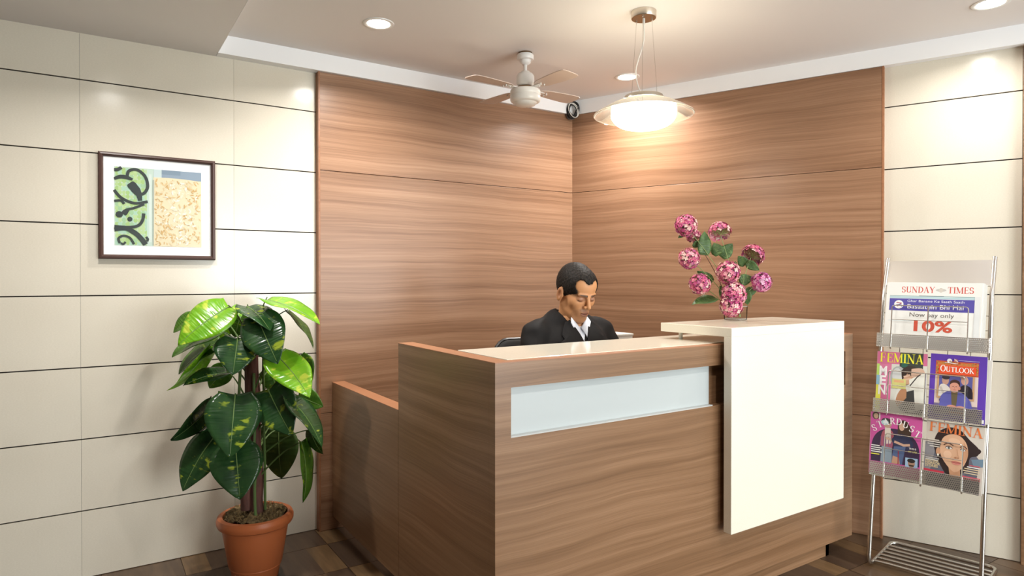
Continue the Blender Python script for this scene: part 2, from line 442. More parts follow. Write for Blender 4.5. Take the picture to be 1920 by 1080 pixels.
# ================================================================== LAMPS
def downlight(p, label, power):
    t = thing('downlight', label, 'ceiling light', p, 0, 'recessed downlights')
    b = MB().lathe([(.048, -.001), (.052, -.004), (.062, -.005), (.066, -.003), (.067, .0)], 40); b.build('trim_ring', 'fan_white', t, True)
    MB().lathe([(.0, -.0055), (.030, -.005), (.0485, -.0025)], 40, cap=False).build('lens', 'lamp', t, True)
    l = bpy.data.lights.new('downlight_lamp', 'AREA'); l.shape = 'DISK'; l.size = .092; l.spread = math.radians(150); l.energy = power; l.color = (1.0, .965, .92)
    lo = bpy.data.objects.new('downlight_lamp', l); COL.objects.link(lo); lo.location = (0, 0, -.0075); lo.parent = t
    return t
downlight(on_z(710, 44, ZT), 'lit recessed downlight above the walnut panel beside the framed picture', DOWN_W)
downlight(on_z(1176, 144, ZT), 'lit recessed downlight behind the pendant lamp near the room corner', DOWN_W)
downlight(on_z(1858, 6, ZT), 'lit recessed downlight over the magazine rack at the right edge', DOWN_W * .45)
# added unseen fill lamps over the lobby behind the photographer, built as downlights
for i, (x, y, nm) in enumerate(((1.5, .55, 'first'), (3.2, -.4, 'second'), (1.5, -1.2, 'third'))):
    z = ZT if x > .5 else ZS
    downlight((x, y, z), 'added unseen fill downlight behind the photographer, %s from the reception corner' % nm, DOWN_W)

downlight((.106, 2.44, ZS), 'lit recessed downlight in the dropped ceiling above the framed picture', DOWN_W * .8)
# ---- pendant
PC = on_z(1207, 22, ZT); px, py = PC.x, PC.y
t = thing('pendant_lamp', 'wide glass-dish pendant lamp with glowing opal bowl hanging over the reception desk', 'pendant lamp', (px, py, ZT))
z0 = -ZT
MB().lathe([(.0515, 0), (.0515, -.026), (.0505, -.028)], 48).build('ceiling_cup', 'nickel', t, True)
MB().lathe([(.0, -.0285), (.0495, -.0285)], 48, cap=False).build('cup_plate', 'bronze', t)
MB().tube([(0, 0, -.028), (0, 0, -.055)], .0055, 12).build('cord_grip', 'white_cable', t, True)
RIM, TOP, BOT = 1.935 + z0, 2.008 + z0, 1.876 + z0
for k in range(3):
    a = math.radians(100 + 120 * k)
    w_ = MB().tube([(.036 * math.cos(a), .036 * math.sin(a), -.028), (.062 * math.cos(a), .062 * math.sin(a), TOP + .004)], .0008, 6).build('wire', 'steel', t)
    MB().tube([(.036 * math.cos(a), .036 * math.sin(a), -.026), (.036 * math.cos(a), .036 * math.sin(a), -.036)], .003, 8).build('ferrule', 'steel', w_)
lat = lambda l, d, z: tuple(_R * l + _FH * d + Vector((0, 0, z)))
pth = [lat(0, 0, -.05), lat(.002, 0, -.10), lat(-.004, 0, -.14), lat(-.028, -.01, -.215), lat(-.034, -.01, -.25), lat(-.03, -.01, -.29), lat(-.018, -.005, -.325), lat(-.004, 0, TOP + .008)]
sm = []
for i in range(len(pth) - 1):
    for q in range(4):
        f = q / 4; P = [Vector(pth[max(0, min(len(pth) - 1, i + d))]) for d in (-1, 0, 1, 2)]
        sm.append(.5 * ((2 * P[1]) + (P[2] - P[0]) * f + (2 * P[0] - 5 * P[1] + 4 * P[2] - P[3]) * f * f + (3 * P[1] - P[0] - 3 * P[2] + P[3]) * f ** 3))
sm.append(Vector(pth[-1]))
MB().tube(sm, .0024, 8).build('power_cord', 'white_cable', t, True)
MB().lathe([(.0, TOP + .012), (.010, TOP + .012), (.012, TOP + .002)], 16).build('cord_boss', 'nickel', t, True)
MB().lathe([(.0, TOP + .003), (.078, TOP + .003), (.080, TOP), (.080, TOP - .012), (.074, TOP - .014)], 56).build('gallery_ring', 'nickel', t, True)
# clear dish
pr = []
for i in range(15):
    f = i / 14; r = .07 + (.205 - .07) * f; pr.append((r, (TOP - .012) + (RIM - TOP + .012) * (f ** 1.45)))
dish = pr + [(.2065, RIM - .003), (.204, RIM - .0055)] + [(r - .001, z - .005) for r, z in reversed(pr)]
MB().lathe(dish, 72, cap=False).build('glass_dish', 'shade_glass', t, 'all')
# opal bowl
bw = [(.0, BOT)] + [(.134 * math.sin(a) ** .62, BOT + .062 - .062 * math.cos(a) ** 1.0 * 1.0) for a in [PI / 2 * k / 14 for k in range(1, 15)]]
bw += [(.134, BOT + .075), (.131, BOT + .088), (.120, BOT + .100), (.09, BOT + .112), (.0, BOT + .115)]
MB().lathe(bw, 64, cap=False).build('opal_bowl', 'bowl', t, 'all')

# ---- ceiling fan
FC = on_z(985, 99, ZT)
t = thing('ceiling_fan', 'small white four-blade ceiling fan hanging beside the corner', 'fan', (FC.x, FC.y, ZT))
MB().lathe([(.012, 0), (.034, -.001), (.034, -.006), (.020, -.010)], 24).build('mounting_plate', 'bronze', t, True)
MB().lathe([(.0, -.008), (.038, -.009), (.041, -.013), (.0415, -.030), (.038, -.035), (.027, -.037), (.026, -.050), (.020, -.055), (.014, -.060), (.0, -.060)], 32).build('canopy', 'fan_white', t, True)
MB().tube([(0, 0, -.055), (0, 0, -.095)], .0085, 14).build('down_rod', 'fan_white', t, True)
MB().lathe([(.0, -.090), (.020, -.092), (.024, -.098), (.036, -.104), (.043, -.116), (.044, -.150), (.038, -.160), (.030, -.166), (.0, -.166)], 32).build('upper_housing', 'fan_white', t, True)
MB().lathe([(.036, -.166), (.036, -.182)], 32).build('rotor_ring', 'bronze', t, True)
MB().lathe([(.0, -.178), (.060, -.179), (.072, -.184), (.0745, -.190), (.0745, -.206), (.0725, -.209), (.0745, -.212), (.0745, -.231), (.0715, -.239), (.066, -.2425), (.057, -.244), (.055, -.247), (.048, -.256), (.025, -.262), (.0, -.263)], 48).build('motor_drum', 'fan_white', t, True)
camang = math.atan2(_R.y, _R.x)
bl = None
for k in range(4):
    ang = camang + math.radians(218 + 90 * k)
    if bl is None:
        me_b = MB(); n = 14; top = []; bot = []
        prof = [(.085, .018), (.10, .030), (.13, .040), (.20, .048), (.28, .053), (.312, .052), (.324, .046), (.330, .034), (.331, .015)]
        out = [(x, -h) for x, h in prof] + [(x, h) for x, h in reversed(prof)]
        pit = math.radians(-5)
        vs = []
        for zz in (.0, -.0035):
            for x, yv in out: vs.append((x, yv * math.cos(pit), yv * math.sin(pit) + zz))
        nn = len(out); fs = [tuple(range(nn)), tuple(range(2 * nn - 1, nn - 1, -1))] + [(i, nn + i, nn + (i + 1) % nn, (i + 1) % nn) for i in range(nn)]
        me_b.add(vs, fs); bl = me_b.build('blade', 'fan_blade_shaded', t)
        bk = MB().box(.055, .115, -.013, .013, -.006, -.002).lathe([(.0035, -.012), (.0035, .003)], 10, (.10, .006, 0)).lathe([(.0035, -.012), (.0035, .003)], 10, (.128, -.010, 0)).lathe([(.0035, -.012), (.0035, .003)], 10, (.128, .012, 0)).build('blade_iron', 'fan_white', bl)
        o = bl
    else:
        o = copy_obj(bl, t); c = copy_obj(bk, o)
    o.location = (0, 0, -.176); o.rotation_euler = (0, 0, ang)

# ---- coiled cables hanging in the top of the corner
cc = on_y(1073, 207, DA - .075)
t = thing('cable_coil', 'tangled coil of black and white cables hung in the top room corner', 'cable', cc)
rr = random.Random(3)
side = _R; 
def loop(rx, rz, off, tilt, ph, wob):
    pts = []
    for i in range(28):
        a = 2 * PI * i / 28 + ph; x = rx * math.cos(a) * (1 + wob * math.sin(3 * a)); z = rz * math.sin(a)
        x, z = x * math.cos(tilt) - z * math.sin(tilt), x * math.sin(tilt) + z * math.cos(tilt)
        pts.append(side * (x + off[0]) + Vector((0, 0, z + off[2])) + _FH * (off[1] + .004 * math.sin(2 * a + ph)))
    return pts
for k in range(11):
    MB().tube(loop(.030 + rr.uniform(-.010, .008), .048 + rr.uniform(-.010, .006), (rr.uniform(-.008, .008), rr.uniform(-.014, .008), rr.uniform(-.006, .006)), rr.uniform(-.35, .45), rr.uniform(0, 6), rr.uniform(-.08, .08)), .0023, 6, closed=True).build('black_cable', 'black_cable', t, True)
for k in range(2):
    MB().tube(loop(.024 + .004 * k, .046, (.004 + .003 * k, -.018, -.004), .35, k, .06), .0024, 6, closed=True).build('white_cable', 'white_cable', t, True)
MB().tube([side * .008 + Vector((0, 0, .042)) + _FH * -.012, side * .026 + Vector((0, 0, .046)) + _FH * -.008, side * .037 + Vector((0, 0, .030)), side * .034 + Vector((0, 0, .012)), side * .02 + Vector((0, 0, -.004))], .0026, 6).build('loose_end', 'black_cable', t, True)
MB().tube([Vector((0, 0, .04)), Vector((0, 0, .04)) + _FH * .02, Vector((.02, .06, .045))], .003, 8).build('hook', 'steel', t, True)
# ================================================================== RECEPTION DESK
YF = 1.664; XL = 1.024; XR = 2.965; DB = .066; DT = 1.0
t = thing('reception_desk', 'L-shaped walnut reception desk with a low side return against the panelled wall', 'reception desk', (XL, YF, 0))
xf = W2L((XL, YF, 0))
ox0, ox1, oz0, oz1 = 1.081, 2.905, .768, .922
b = MB().box(XL, ox0, YF, YF + .036, DB, DT).box(ox1, XR, YF, YF + .036, DB, DT).box(ox0, ox1, YF, YF + .036, DB, oz0).box(ox0, ox1, YF, YF + .036, oz1, DT)
fp = b.build('front_panel', 'wood_side', t, xf=xf)
MB().box(XL - .0004, XR + .0004, YF - .0006, YF + .0365, DT - .0015, DT + .0015).build('edge_band', 'wood_edge', fp, xf=xf)
MB().box(ox0 - .01, ox1 + .01, YF + .0362, YF + .05, oz0 - .02, oz1 + .02).build('recess_back', 'wood_side', t, xf=xf)
g = MB().box(ox0, 2.000, YF + .020, YF + .0355, oz0 + .0005, oz1 - .0005).build('glass_insert', 'frost', t, xf=xf)
MB().box(ox0, 2.000, YF + .001, YF + .0195, oz0, oz0 + .004).build('glass_ledge', 'frost_edge', g, xf=xf)
sp = MB().box(XL, XL + .062, YF + .0362, 2.3905, DB, DT).build('side_panel', 'wood_side', t, xf=xf)
MB().box(XL - .0003, XL + .0622, YF + .0368, 2.3908, DT - .001, DT + .0015).build('edge_band', 'wood_edge', sp, xf=xf)
rp = MB().box(XL, XL + .062, 2.3925, DA - PT - .001, DB, .735).build('side_return', 'wood_side', t, xf=xf)
MB().box(XL - .0003, XL + .0622, 2.3925, DA - PT - .001, .735, .7375).build('edge_band', 'wood_edge', rp, xf=xf)
MB().box(XR - .036, XR, YF + .0362, 2.03, DB, DT).build('end_panel', 'wood_side', t, xf=xf)
MB().box(XL + .10, XL + .13, YF + .08, DA - PT - .02, 0.0005, DB).box(XL + .12, 2.815, YF + .022, YF + .045, 0.0005, DB + .002).box(2.79, 2.815, YF + .022, 2.0, 0.0005, DB).build('toe_kick', 'wood_side', t, xf=xf)
MB().box(XL + .0625, XR - .0365, YF + .051, 2.12, .72, .745).box(2.15, 2.76, 2.12, 2.50, .72, .745).build('work_surface', 'wood_side', t, xf=xf)
MB().box(2.72, 2.76, 2.04, 2.50, .0005, .72).build('desk_support', 'wood_side', t, xf=xf)
MB().box(2.15, 2.18, 2.30, 2.50, .0005, .72).build('desk_support', 'wood_side', t, xf=xf)
ct = tag(MB().cbox(XL + .066, XR - .037, YF + .037, 2.022, .984, 1.0035, .0015).build('counter_top', 'stone', xf=W2L((1.9, 1.85, .984))), 'long cream stone counter top inset along the back of the desk', 'counter top')
ct.location = (1.9, 1.85, .984)

# ---- raised stone hood with its waterfall front
SX0, SX1, SY0, SY1 = 2.028, 2.785, 1.600, 1.962
t = thing('transaction_shelf', 'raised cream stone shelf with a waterfall front panel over the right of the desk', 'stone shelf', ((SX0 + SX1) / 2, SY0, .288))
xf = W2L(t.location)
MB().cbox(SX0, SX1, SY0, SY1, 1.0325, 1.0685, .0022).build('shelf_top', 'stone', t, xf=xf)
MB().cbox(SX0, SX1, SY0 + .0002, SY0 + .0362, .288, 1.0345, .0022).build('front_slab', 'stone', t, xf=xf)
for x in (2.065, 2.74):
    MB().lathe([(.008, 1.0036), (.008, 1.0325)], 20, (x, 1.885, 0)).build('standoff', 'white_plastic', t, True, xf=xf)
for x in (2.12, 2.69):
    for z in (.45, .70): MB().tube([(x, SY0 + .036, z), (x, YF, z)], .008, 12).build('bracket_pin', 'steel', t, True, xf=xf)

# ---- white device beside the man, behind the counter
p = on_y(1171, 626, 2.36); zt = p.z
t = thing('office_device', 'plain white boxy device behind the counter beside the seated man', 'office device', (p.x, 2.36, .746))
MB().cbox(-.055, .055, 0, .12, 0, zt - .746 - .004, .004).build('body', 'white_plastic', t)
MB().cbox(-.058, .058, -.003, .123, zt - .746 - .012, zt - .746, .003).build('lid', 'white_plastic', t)
MB().box(-.045, .045, -.0015, .002, .06, .10).build('slot', 'black_plastic', t)

# ================================================================== CHAIR
t = thing('office_chair', 'black office chair with a rounded backrest behind the seated man', 'chair', (1.82, 2.43, 0), math.radians(-4))
def rrect(w, h, r, n=5):
    pts = []
    for cx_, cz_, a0 in ((w - r, h - r, 0), (-w + r, h - r, 90), (-w + r, -h + r, 180), (w - r, -h + r, 270)):
        for i in range(n + 1):
            a = math.radians(a0 + 90 * i / n); pts.append((cx_ + r * math.cos(a), cz_ + r * math.sin(a)))
    return pts
# backrest
pts = rrect(.228, .20, .075); vs = []
for sgn, ins in ((-1, .012), (-1, 0), (1, 0), (1, .012)):
    for x, z in pts:
        k = 1 - ins / .2; yy = .175 + sgn * (.022 if ins else .014) - .32 * x * x + .05 * z
        vs.append((x * k, yy, .762 + z * k))
n = len(pts); fs = [tuple(range(n)), tuple(range(4 * n - 1, 3 * n - 1, -1))]
for q in range(3):
    for i in range(n): fs.append((q * n + i, (q + 1) * n + i, (q + 1) * n + (i + 1) % n, q * n + (i + 1) % n))
br = MB().add(vs, fs).build('backrest', 'chair_black', t, True)
MB().tube([(x * 1.0, .175 - .32 * x * x + .05 * z, .762 + z) for x, z in pts], .011, 8, closed=True).build('backrest_rim', 'black_plastic', br, True)
MB().cbox(-.235, .235, -.24, .20, .43, .49, .025).build('seat', 'chair_black', t, True)
MB().tube(rounded([(0, .05, .42), (0, .24, .42), (0, .235, .70)], .06), .02, 10).build('back_bracket', 'black_plastic', t, True)
MB().tube([(0, 0, .10), (0, 0, .43)], .025, 14).build('gas_lift', 'black_plastic', t, True)
for k in range(5):
    a = 2 * PI * k / 5 + .3; lg = MB().tube([(0, 0, .10), (.27 * math.cos(a), .27 * math.sin(a), .062)], [.022, .014], 10).build('leg', 'black_plastic', t, True)
    MB().tube([(.27 * math.cos(a) - .012, .27 * math.sin(a), .0255), (.27 * math.cos(a) + .012, .27 * math.sin(a), .0255)], .025, 14).build('castor', 'black_plastic', lg, True)

# ================================================================== FRAMED PICTURE
fx0, fx1, fz0, fz1 = .0405, .4915, 1.3385, 1.7895
t = thing('picture_frame', 'square dark brown framed abstract print with white mount on the tiled wall', 'picture', ((fx0 + fx1) / 2, DA, (fz0 + fz1) / 2))
hw = (fx1 - fx0) / 2; fwid = .0185
b = MB()
prof = [(0, 0), (0, -.020), (.003, -.0225), (.010, -.024), (.0155, -.019), (fwid, -.013), (fwid, 0)]   # inset from the outer edge, y
cn = [(-1, -1), (1, -1), (1, 1), (-1, 1)]
for k in range(4):
    a, c = cn[k], cn[(k + 1) % 4]; vs = []
    for ins, y in prof: vs += [(a[0] * (hw - ins), y, a[1] * (hw - ins)), (c[0] * (hw - ins), y, c[1] * (hw - ins))]
    b = MB().add(vs, [(2 * i, 2 * i + 1, 2 * i + 3, 2 * i + 2) for i in range(len(prof) - 1)] + [tuple(2 * i for i in range(len(prof)))[::-1], tuple(2 * i + 1 for i in range(len(prof)))])
    b.build('frame_rail', 'frame_brown', t)
mo = MB().box(-hw + .01, hw - .01, -.010, -.0005, -hw + .01, hw - .01).build('mount', 'mount', t)
# the print, in a unit square (u right, v up) on the mount
PW = .1685
class Print(MB):
    """flat printed shapes: unit coordinates, one thin layer above the other"""
    def __init__(s, fn, step=.00012): super().__init__(); s.fn = fn; s.step = step; s.k = 0
    def layer(s): s.k += 1; return s
    def poly(s, pts, col, same=False):
        if not same: s.k += 1
        pts = list(pts); s.add([s.fn(u, v, s.k * s.step) for u, v in pts], [tuple(range(len(pts)))], 0, col); return s
    def rect(s, u0, u1, v0, v1, col): return s.poly([(u0, v0), (u1, v0), (u1, v1), (u0, v1)], col)
    def ell(s, cu, cv, ru, rv, col, rot=0.0, a0=0, a1=360, n=20):
        c, sn = math.cos(math.radians(rot)), math.sin(math.radians(rot)); P = []
        for i in range(n):
            a = math.radians(a0 + (a1 - a0) * i / (n if a1 - a0 == 360 else n - 1)); x, y = ru * math.cos(a), rv * math.sin(a)
            P.append((cu + x * c - y * sn, cv + x * sn + y * c))
        return s.poly(P, col)
    def stroke(s, pts, wd, col):
        s.k += 1; P = [Vector((p[0], p[1])) for p in pts]; n = len(P); vs = []
        W_ = wd if isinstance(wd, (list, tuple)) else [wd] * n
        for i in range(n):
            d = (P[min(n - 1, i + 1)] - P[max(0, i - 1)]).normalized(); q = Vector((-d.y, d.x)) * W_[i] / 2
            vs += [P[i] + q, P[i] - q]
        s.add([s.fn(p.x, p.y, s.k * s.step) for p in vs], [(2 * i, 2 * i + 1, 2 * i + 3, 2 * i + 2) for i in range(n - 1)], 0, col); return s
    def text(s, txt, u, v, size, col, sx=1.0, bold=0.0, align='CENTER', rot=0.0):
        s.k += 1
        cu = bpy.data.curves.new('t', 'FONT'); cu.body = txt; cu.size = 1.0; cu.offset = bold; cu.align_x = align; cu.resolution_u = 5
        o = bpy.data.objects.new('t', cu); COL.objects.link(o)
        dg = bpy.context.evaluated_depsgraph_get(); me = bpy.data.meshes.new_from_object(o.evaluated_get(dg))
        c, sn = math.cos(rot), math.sin(rot)
        vs = []
        for q in me.vertices:
            x, y = q.co.x * size * sx, q.co.y * size; vs.append(s.fn(u + (x * c - y * sn) , v + (x * sn + y * c), s.k * s.step))
        s.add(vs, [tuple(p.vertices) for p in me.polygons], 0, col)
        bpy.data.objects.remove(o); bpy.data.curves.remove(cu); bpy.data.meshes.remove(me); return s
def crom(pts, n=5):
    out = []; P = [Vector((p[0], p[1])) for p in pts]
    for i in range(len(P) - 1):
        a, b_, c, d = P[max(0, i - 1)], P[i], P[i + 1], P[min(len(P) - 1, i + 2)]
        for q in range(n):
            f = q / n; out.append(.5 * ((2 * b_) + (c - a) * f + (2 * a - 5 * b_ + 4 * c - d) * f * f + (3 * b_ - a - 3 * c + d) * f ** 3))
    return out + [P[-1]]
pr = Print(lambda u, v, d: (-PW + 2 * PW * u, -.0102 - d, -PW + 2 * PW * v), .000004)
G1, G2, G3 = (.36, .53, .22), (.40, .58, .42), (.52, .62, .55); DKG = (.035, .045, .042)
pr.rect(0, 1, 0, 1, (.50, .60, .52))
# mottled green ground in irregular dabs
rg = random.Random(11)
for i in range(9):
    for j in range(20):
        u, v = (i + .5) / 9 * .38, (j + .5) / 20; c = rg.choice(((.36, .53, .20), (.42, .58, .26), (.33, .52, .30), (.38, .58, .44), (.45, .60, .30)))
        ru, rv = rg.uniform(.020, .030), rg.uniform(.025, .036); u = max(.031, min(.37, u)); v = max(.037, min(.962, v))
        pr.ell(u, v, ru, rv, c, 0, n=7); 

pr.rect(.36, .43, 0, 1, (.50, .62, .54)); pr.rect(.385, .415, .05, .93, (.60, .68, .62))
pr.rect(.50, 1, .885, 1, (.25, .32, .40)); pr.rect(.44, .53, .88, 1, (.52, .62, .62)); pr.rect(.53, .75, .94, 1, (.20, .27, .34))
gold = [(.55, .36, .14), (.66, .50, .26), (.74, .68, .52), (.80, .77, .66), (.60, .40, .17), (.70, .58, .36)]
pr.poly([(.435, 0), (1, 0), (1, .88), (.80, .895), (.6, .90), (.435, .895)], (.72, .62, .42))
for k in range(420):
    u, v = rg.uniform(.455, .985), rg.uniform(.015, .87); e = abs(u - .75) / .3 + abs(v - .45) / .5
    c = rg.choice(gold[:2] + gold[4:] if rg.random() < e * .75 else gold[2:4]); a = rg.uniform(0, 180); l = rg.uniform(.012, .034)
    mu = min(u - .437, 1 - u, v - .002, .885 - v); l = min(l, max(.006, mu))
    pr.ell(u, v, l, l * .35, c, a, n=6)
pr.poly([(.425, .02), (.437, .02), (.445, .86), (.425, .86)], (.38, .42, .36))
# dark scrolls
pr.stroke(crom([(.14, .86), (.16, .95), (.25, .975), (.34, .90), (.37, .78), (.345, .70), (.30, .66)]), .036, DKG)
pr.stroke(crom([(.0, .84), (.06, .87), (.13, .87), (.20, .845)]), [.03 + .02 * math.sin(i / 15 * PI) for i in range(16)], DKG)
pr.stroke(crom([(.17, .80), (.22, .74), (.27, .66), (.285, .58)]), [.07, .09, .10, .105, .10, .10, .10, .10, .09, .08, .07, .06, .06, .05, .05, .05], DKG)
pr.stroke(crom([(.0, .70), (.06, .62), (.14, .57), (.24, .545), (.37, .575)]), .034, DKG)
pr.stroke(crom([(.0, .56), (.07, .57), (.11, .53)]), .03, DKG)
pr.stroke(crom([(.33, .54), (.22, .485), (.15, .46), (.10, .40)]), [.03] * 10 + [.04, .05, .06, .065, .065, .06], DKG)
pr.ell(.055, .395, .040, .04, DKG); pr.ell(.17, .34, .028, .03, DKG)
pr.stroke(crom([(.325, .42), (.31, .33), (.26, .26), (.16, .235), (.0, .24)]), .036, DKG)
pr.stroke(crom([(.0, .20), (.12, .215), (.22, .17), (.29, .10), (.345, .02)]), [.045] * 8 + [.06] * 13, DKG)
pr.stroke(crom([(.06, .03), (.045, .09), (.10, .125), (.17, .10), (.215, .02)]), .028, DKG)
pr.stroke(crom([(.07, .03), (.10, .02), (.12, .05)]), .024, DKG)
pr.stroke(crom([(.0, .955), (.04, .96), (.08, .99)]), .04, DKG)
pr.stroke([(.35, .12), (.37, .09), (.36, .06)], .03, DKG)
pr.build('art_print', 'print', t)
MB().box(-hw + .017, hw - .017, -.0142, -.0132, -hw + .017, hw - .017).build('picture_glass', 'picture_glass', t)
# ================================================================== POTTED PLANT
PD = 2.74
pc = at(479, 960, PD); POT = Vector((pc.x, pc.y, 0))
t = thing('potted_plant', 'tall artificial variegated pothos plant in an orange terracotta-coloured pot', 'plant', POT)
R0 = .152
prof = [(.0, .0), (.086, .0), (.090, .004), (.099, .052), (.1025, .056), (.102, .060), (.106, .064), (.128, .200), (.131, .222), (.137, .226), (.147, .231), (.152, .243), (.1525, .255), (.147, .268), (.137, .273), (.128, .270), (.125, .258), (.123, .20)]
pot = MB().lathe(prof, 64, cap=False).build('pot', 'terracotta', t, True)
# moss: lumpy bed
b = MB(); n1, n2 = 14, 40; vs = [(0, 0, .262)]; rm = random.Random(2)
for i in range(1, n1 + 1):
    for j in range(n2):
        r = .1245 * i / n1; a = 2 * PI * j / n2; vs.append((r * math.cos(a), r * math.sin(a), .266 + .006 * (1 - (i / n1) ** 2) + rm.uniform(-.007, .012) + .006 * math.cos(a * 3)))
fs = [(0, 1 + j, 1 + (j + 1) % n2) for j in range(n2)]
for i in range(n1 - 1):
    for j in range(n2): fs.append((1 + i * n2 + j, 1 + (i + 1) * n2 + j, 1 + (i + 1) * n2 + (j + 1) % n2, 1 + i * n2 + (j + 1) % n2))
moss = MB().add(vs, fs).build('moss', 'moss', t); moss['kind'] = 'stuff'
b = MB()
for k in range(900):
    r = .12 * math.sqrt(rm.random()); a = rm.uniform(0, 6.28); p = Vector((r * math.cos(a), r * math.sin(a), .270)); d = Vector((rm.uniform(-1, 1), rm.uniform(-1, 1), rm.uniform(.1, 1.0))).normalized()
    q = d.cross(Vector((0, 0, 1))).normalized() * .0012; l = rm.uniform(.008, .02); e = p + d * l; m_ = p + d * l * .5 + Vector((0, 0, .004))
    b.add([p - q, p + q, m_ + q, m_ - q, e], [(0, 1, 2, 3), (3, 2, 4)])
f_ = b.build('moss_fibres', 'moss', t); f_['kind'] = 'stuff'
# trunks
TT = at(470, 652, PD) - POT
def wob(p0, p1, n, amp, seed):
    r = random.Random(seed); out = []
    for i in range(n + 1):
        f = i / n; out.append(Vector(p0).lerp(Vector(p1), f) + Vector((r.uniform(-amp, amp), r.uniform(-amp, amp), 0)))
    return out
MB().tube(wob((.006, .0, .24), (TT.x, TT.y, TT.z), 16, .0015, 4), [.030 - .002 * math.sin(i) for i in range(17)], 16).build('trunk', 'bark', t, True)
p2 = at(462, 800, PD - .03) - POT
MB().tube(wob(tuple(at(462, 955, PD - .03) - POT), tuple(p2), 8, .001, 8), [.022] * 8 + [.019], 14).build('trunk', 'bark', t, True)
MB().tube(wob(tuple(at(479, 968, PD - .06) - POT), tuple(at(476, 700, PD - .035) - POT), 10, .002, 9), .006, 8).build('stem', 'petiole', t, True)
MB().tube(wob(tuple(at(497, 955, PD) - POT), tuple(at(493, 640, PD) - POT), 10, .002, 10), .0055, 8).build('stem', 'petiole', t, True)
MB().tube(wob(tuple(at(448, 740, PD - .04) - POT), tuple(at(452, 640, PD - .03) - POT), 6, .002, 10), .006, 8).build('stem', 'petiole', t, True)

def leaf_mesh(B, T, width, lat_dir, fold=.22, droop=.10, name='leaf', mat='leaf_dark', parent=None, nt_=16, ns=5, lobe=.09, seed=0, tipsharp=1.0, midrib=True):
    """heart-shaped leaf from the petiole joint B to the tip T; lat_dir = its broad direction"""
    B, T = Vector(B), Vector(T); ax = T - B; L = ax.length; ax.normalize()
    la = (lat_dir - ax * lat_dir.dot(ax)).normalized(); nm = la.cross(ax).normalized()
    rr_ = random.Random(seed); ph = rr_.uniform(0, 6)
    vs = []; uv = []
    for i in range(nt_ + 1):
        f = i / nt_
        w_ = (math.sin(PI * min(1, f ** .62)) ** .80) if f < 1 else 0
        w_ *= width / 2
        for j in range(-ns, ns + 1):
            s_ = j / ns
            back = lobe * L * (abs(s_) ** 1.3) * max(0, 1 - f * 3.2) * (1.0 if f > 0 else .6)
            along = f * L - back
            wv = w_ if f > 0 else width * .30
            x = s_ * wv
            h = fold * abs(x) - droop * L * (f - .45) ** 2 * 1.6 - .30 * x * x / max(width, .01)
            h += .010 * L * math.sin(7 * f + ph) * s_ + .008 * L * math.sin(13 * f + 2 * ph + s_) * abs(s_)
            vs.append(B + ax * along + la * x + nm * h); uv.append((.5 + .5 * s_ * (w_ / (width / 2)) + seed * 1.7, f + seed * .9))
    k = 2 * ns + 1; fs = []
    for i in range(nt_):
        for j in range(k - 1): fs.append((i * k + j, i * k + j + 1, (i + 1) * k + j + 1, (i + 1) * k + j))
    o = MB().add(vs, fs, 0, None, uv).build(name, mat, parent, 'all')
    md = o.modifiers.new('thickness', 'SOLIDIFY'); md.thickness = .0009; md.offset = -1
    if midrib:
        mid = [vs[i * k + ns] + nm * .0006 for i in range(nt_)]
        MB().tube(mid, [.0022 * (1 - i / nt_) + .0005 for i in range(len(mid))], 5).build('midrib', 'vein', o, True)
    return o
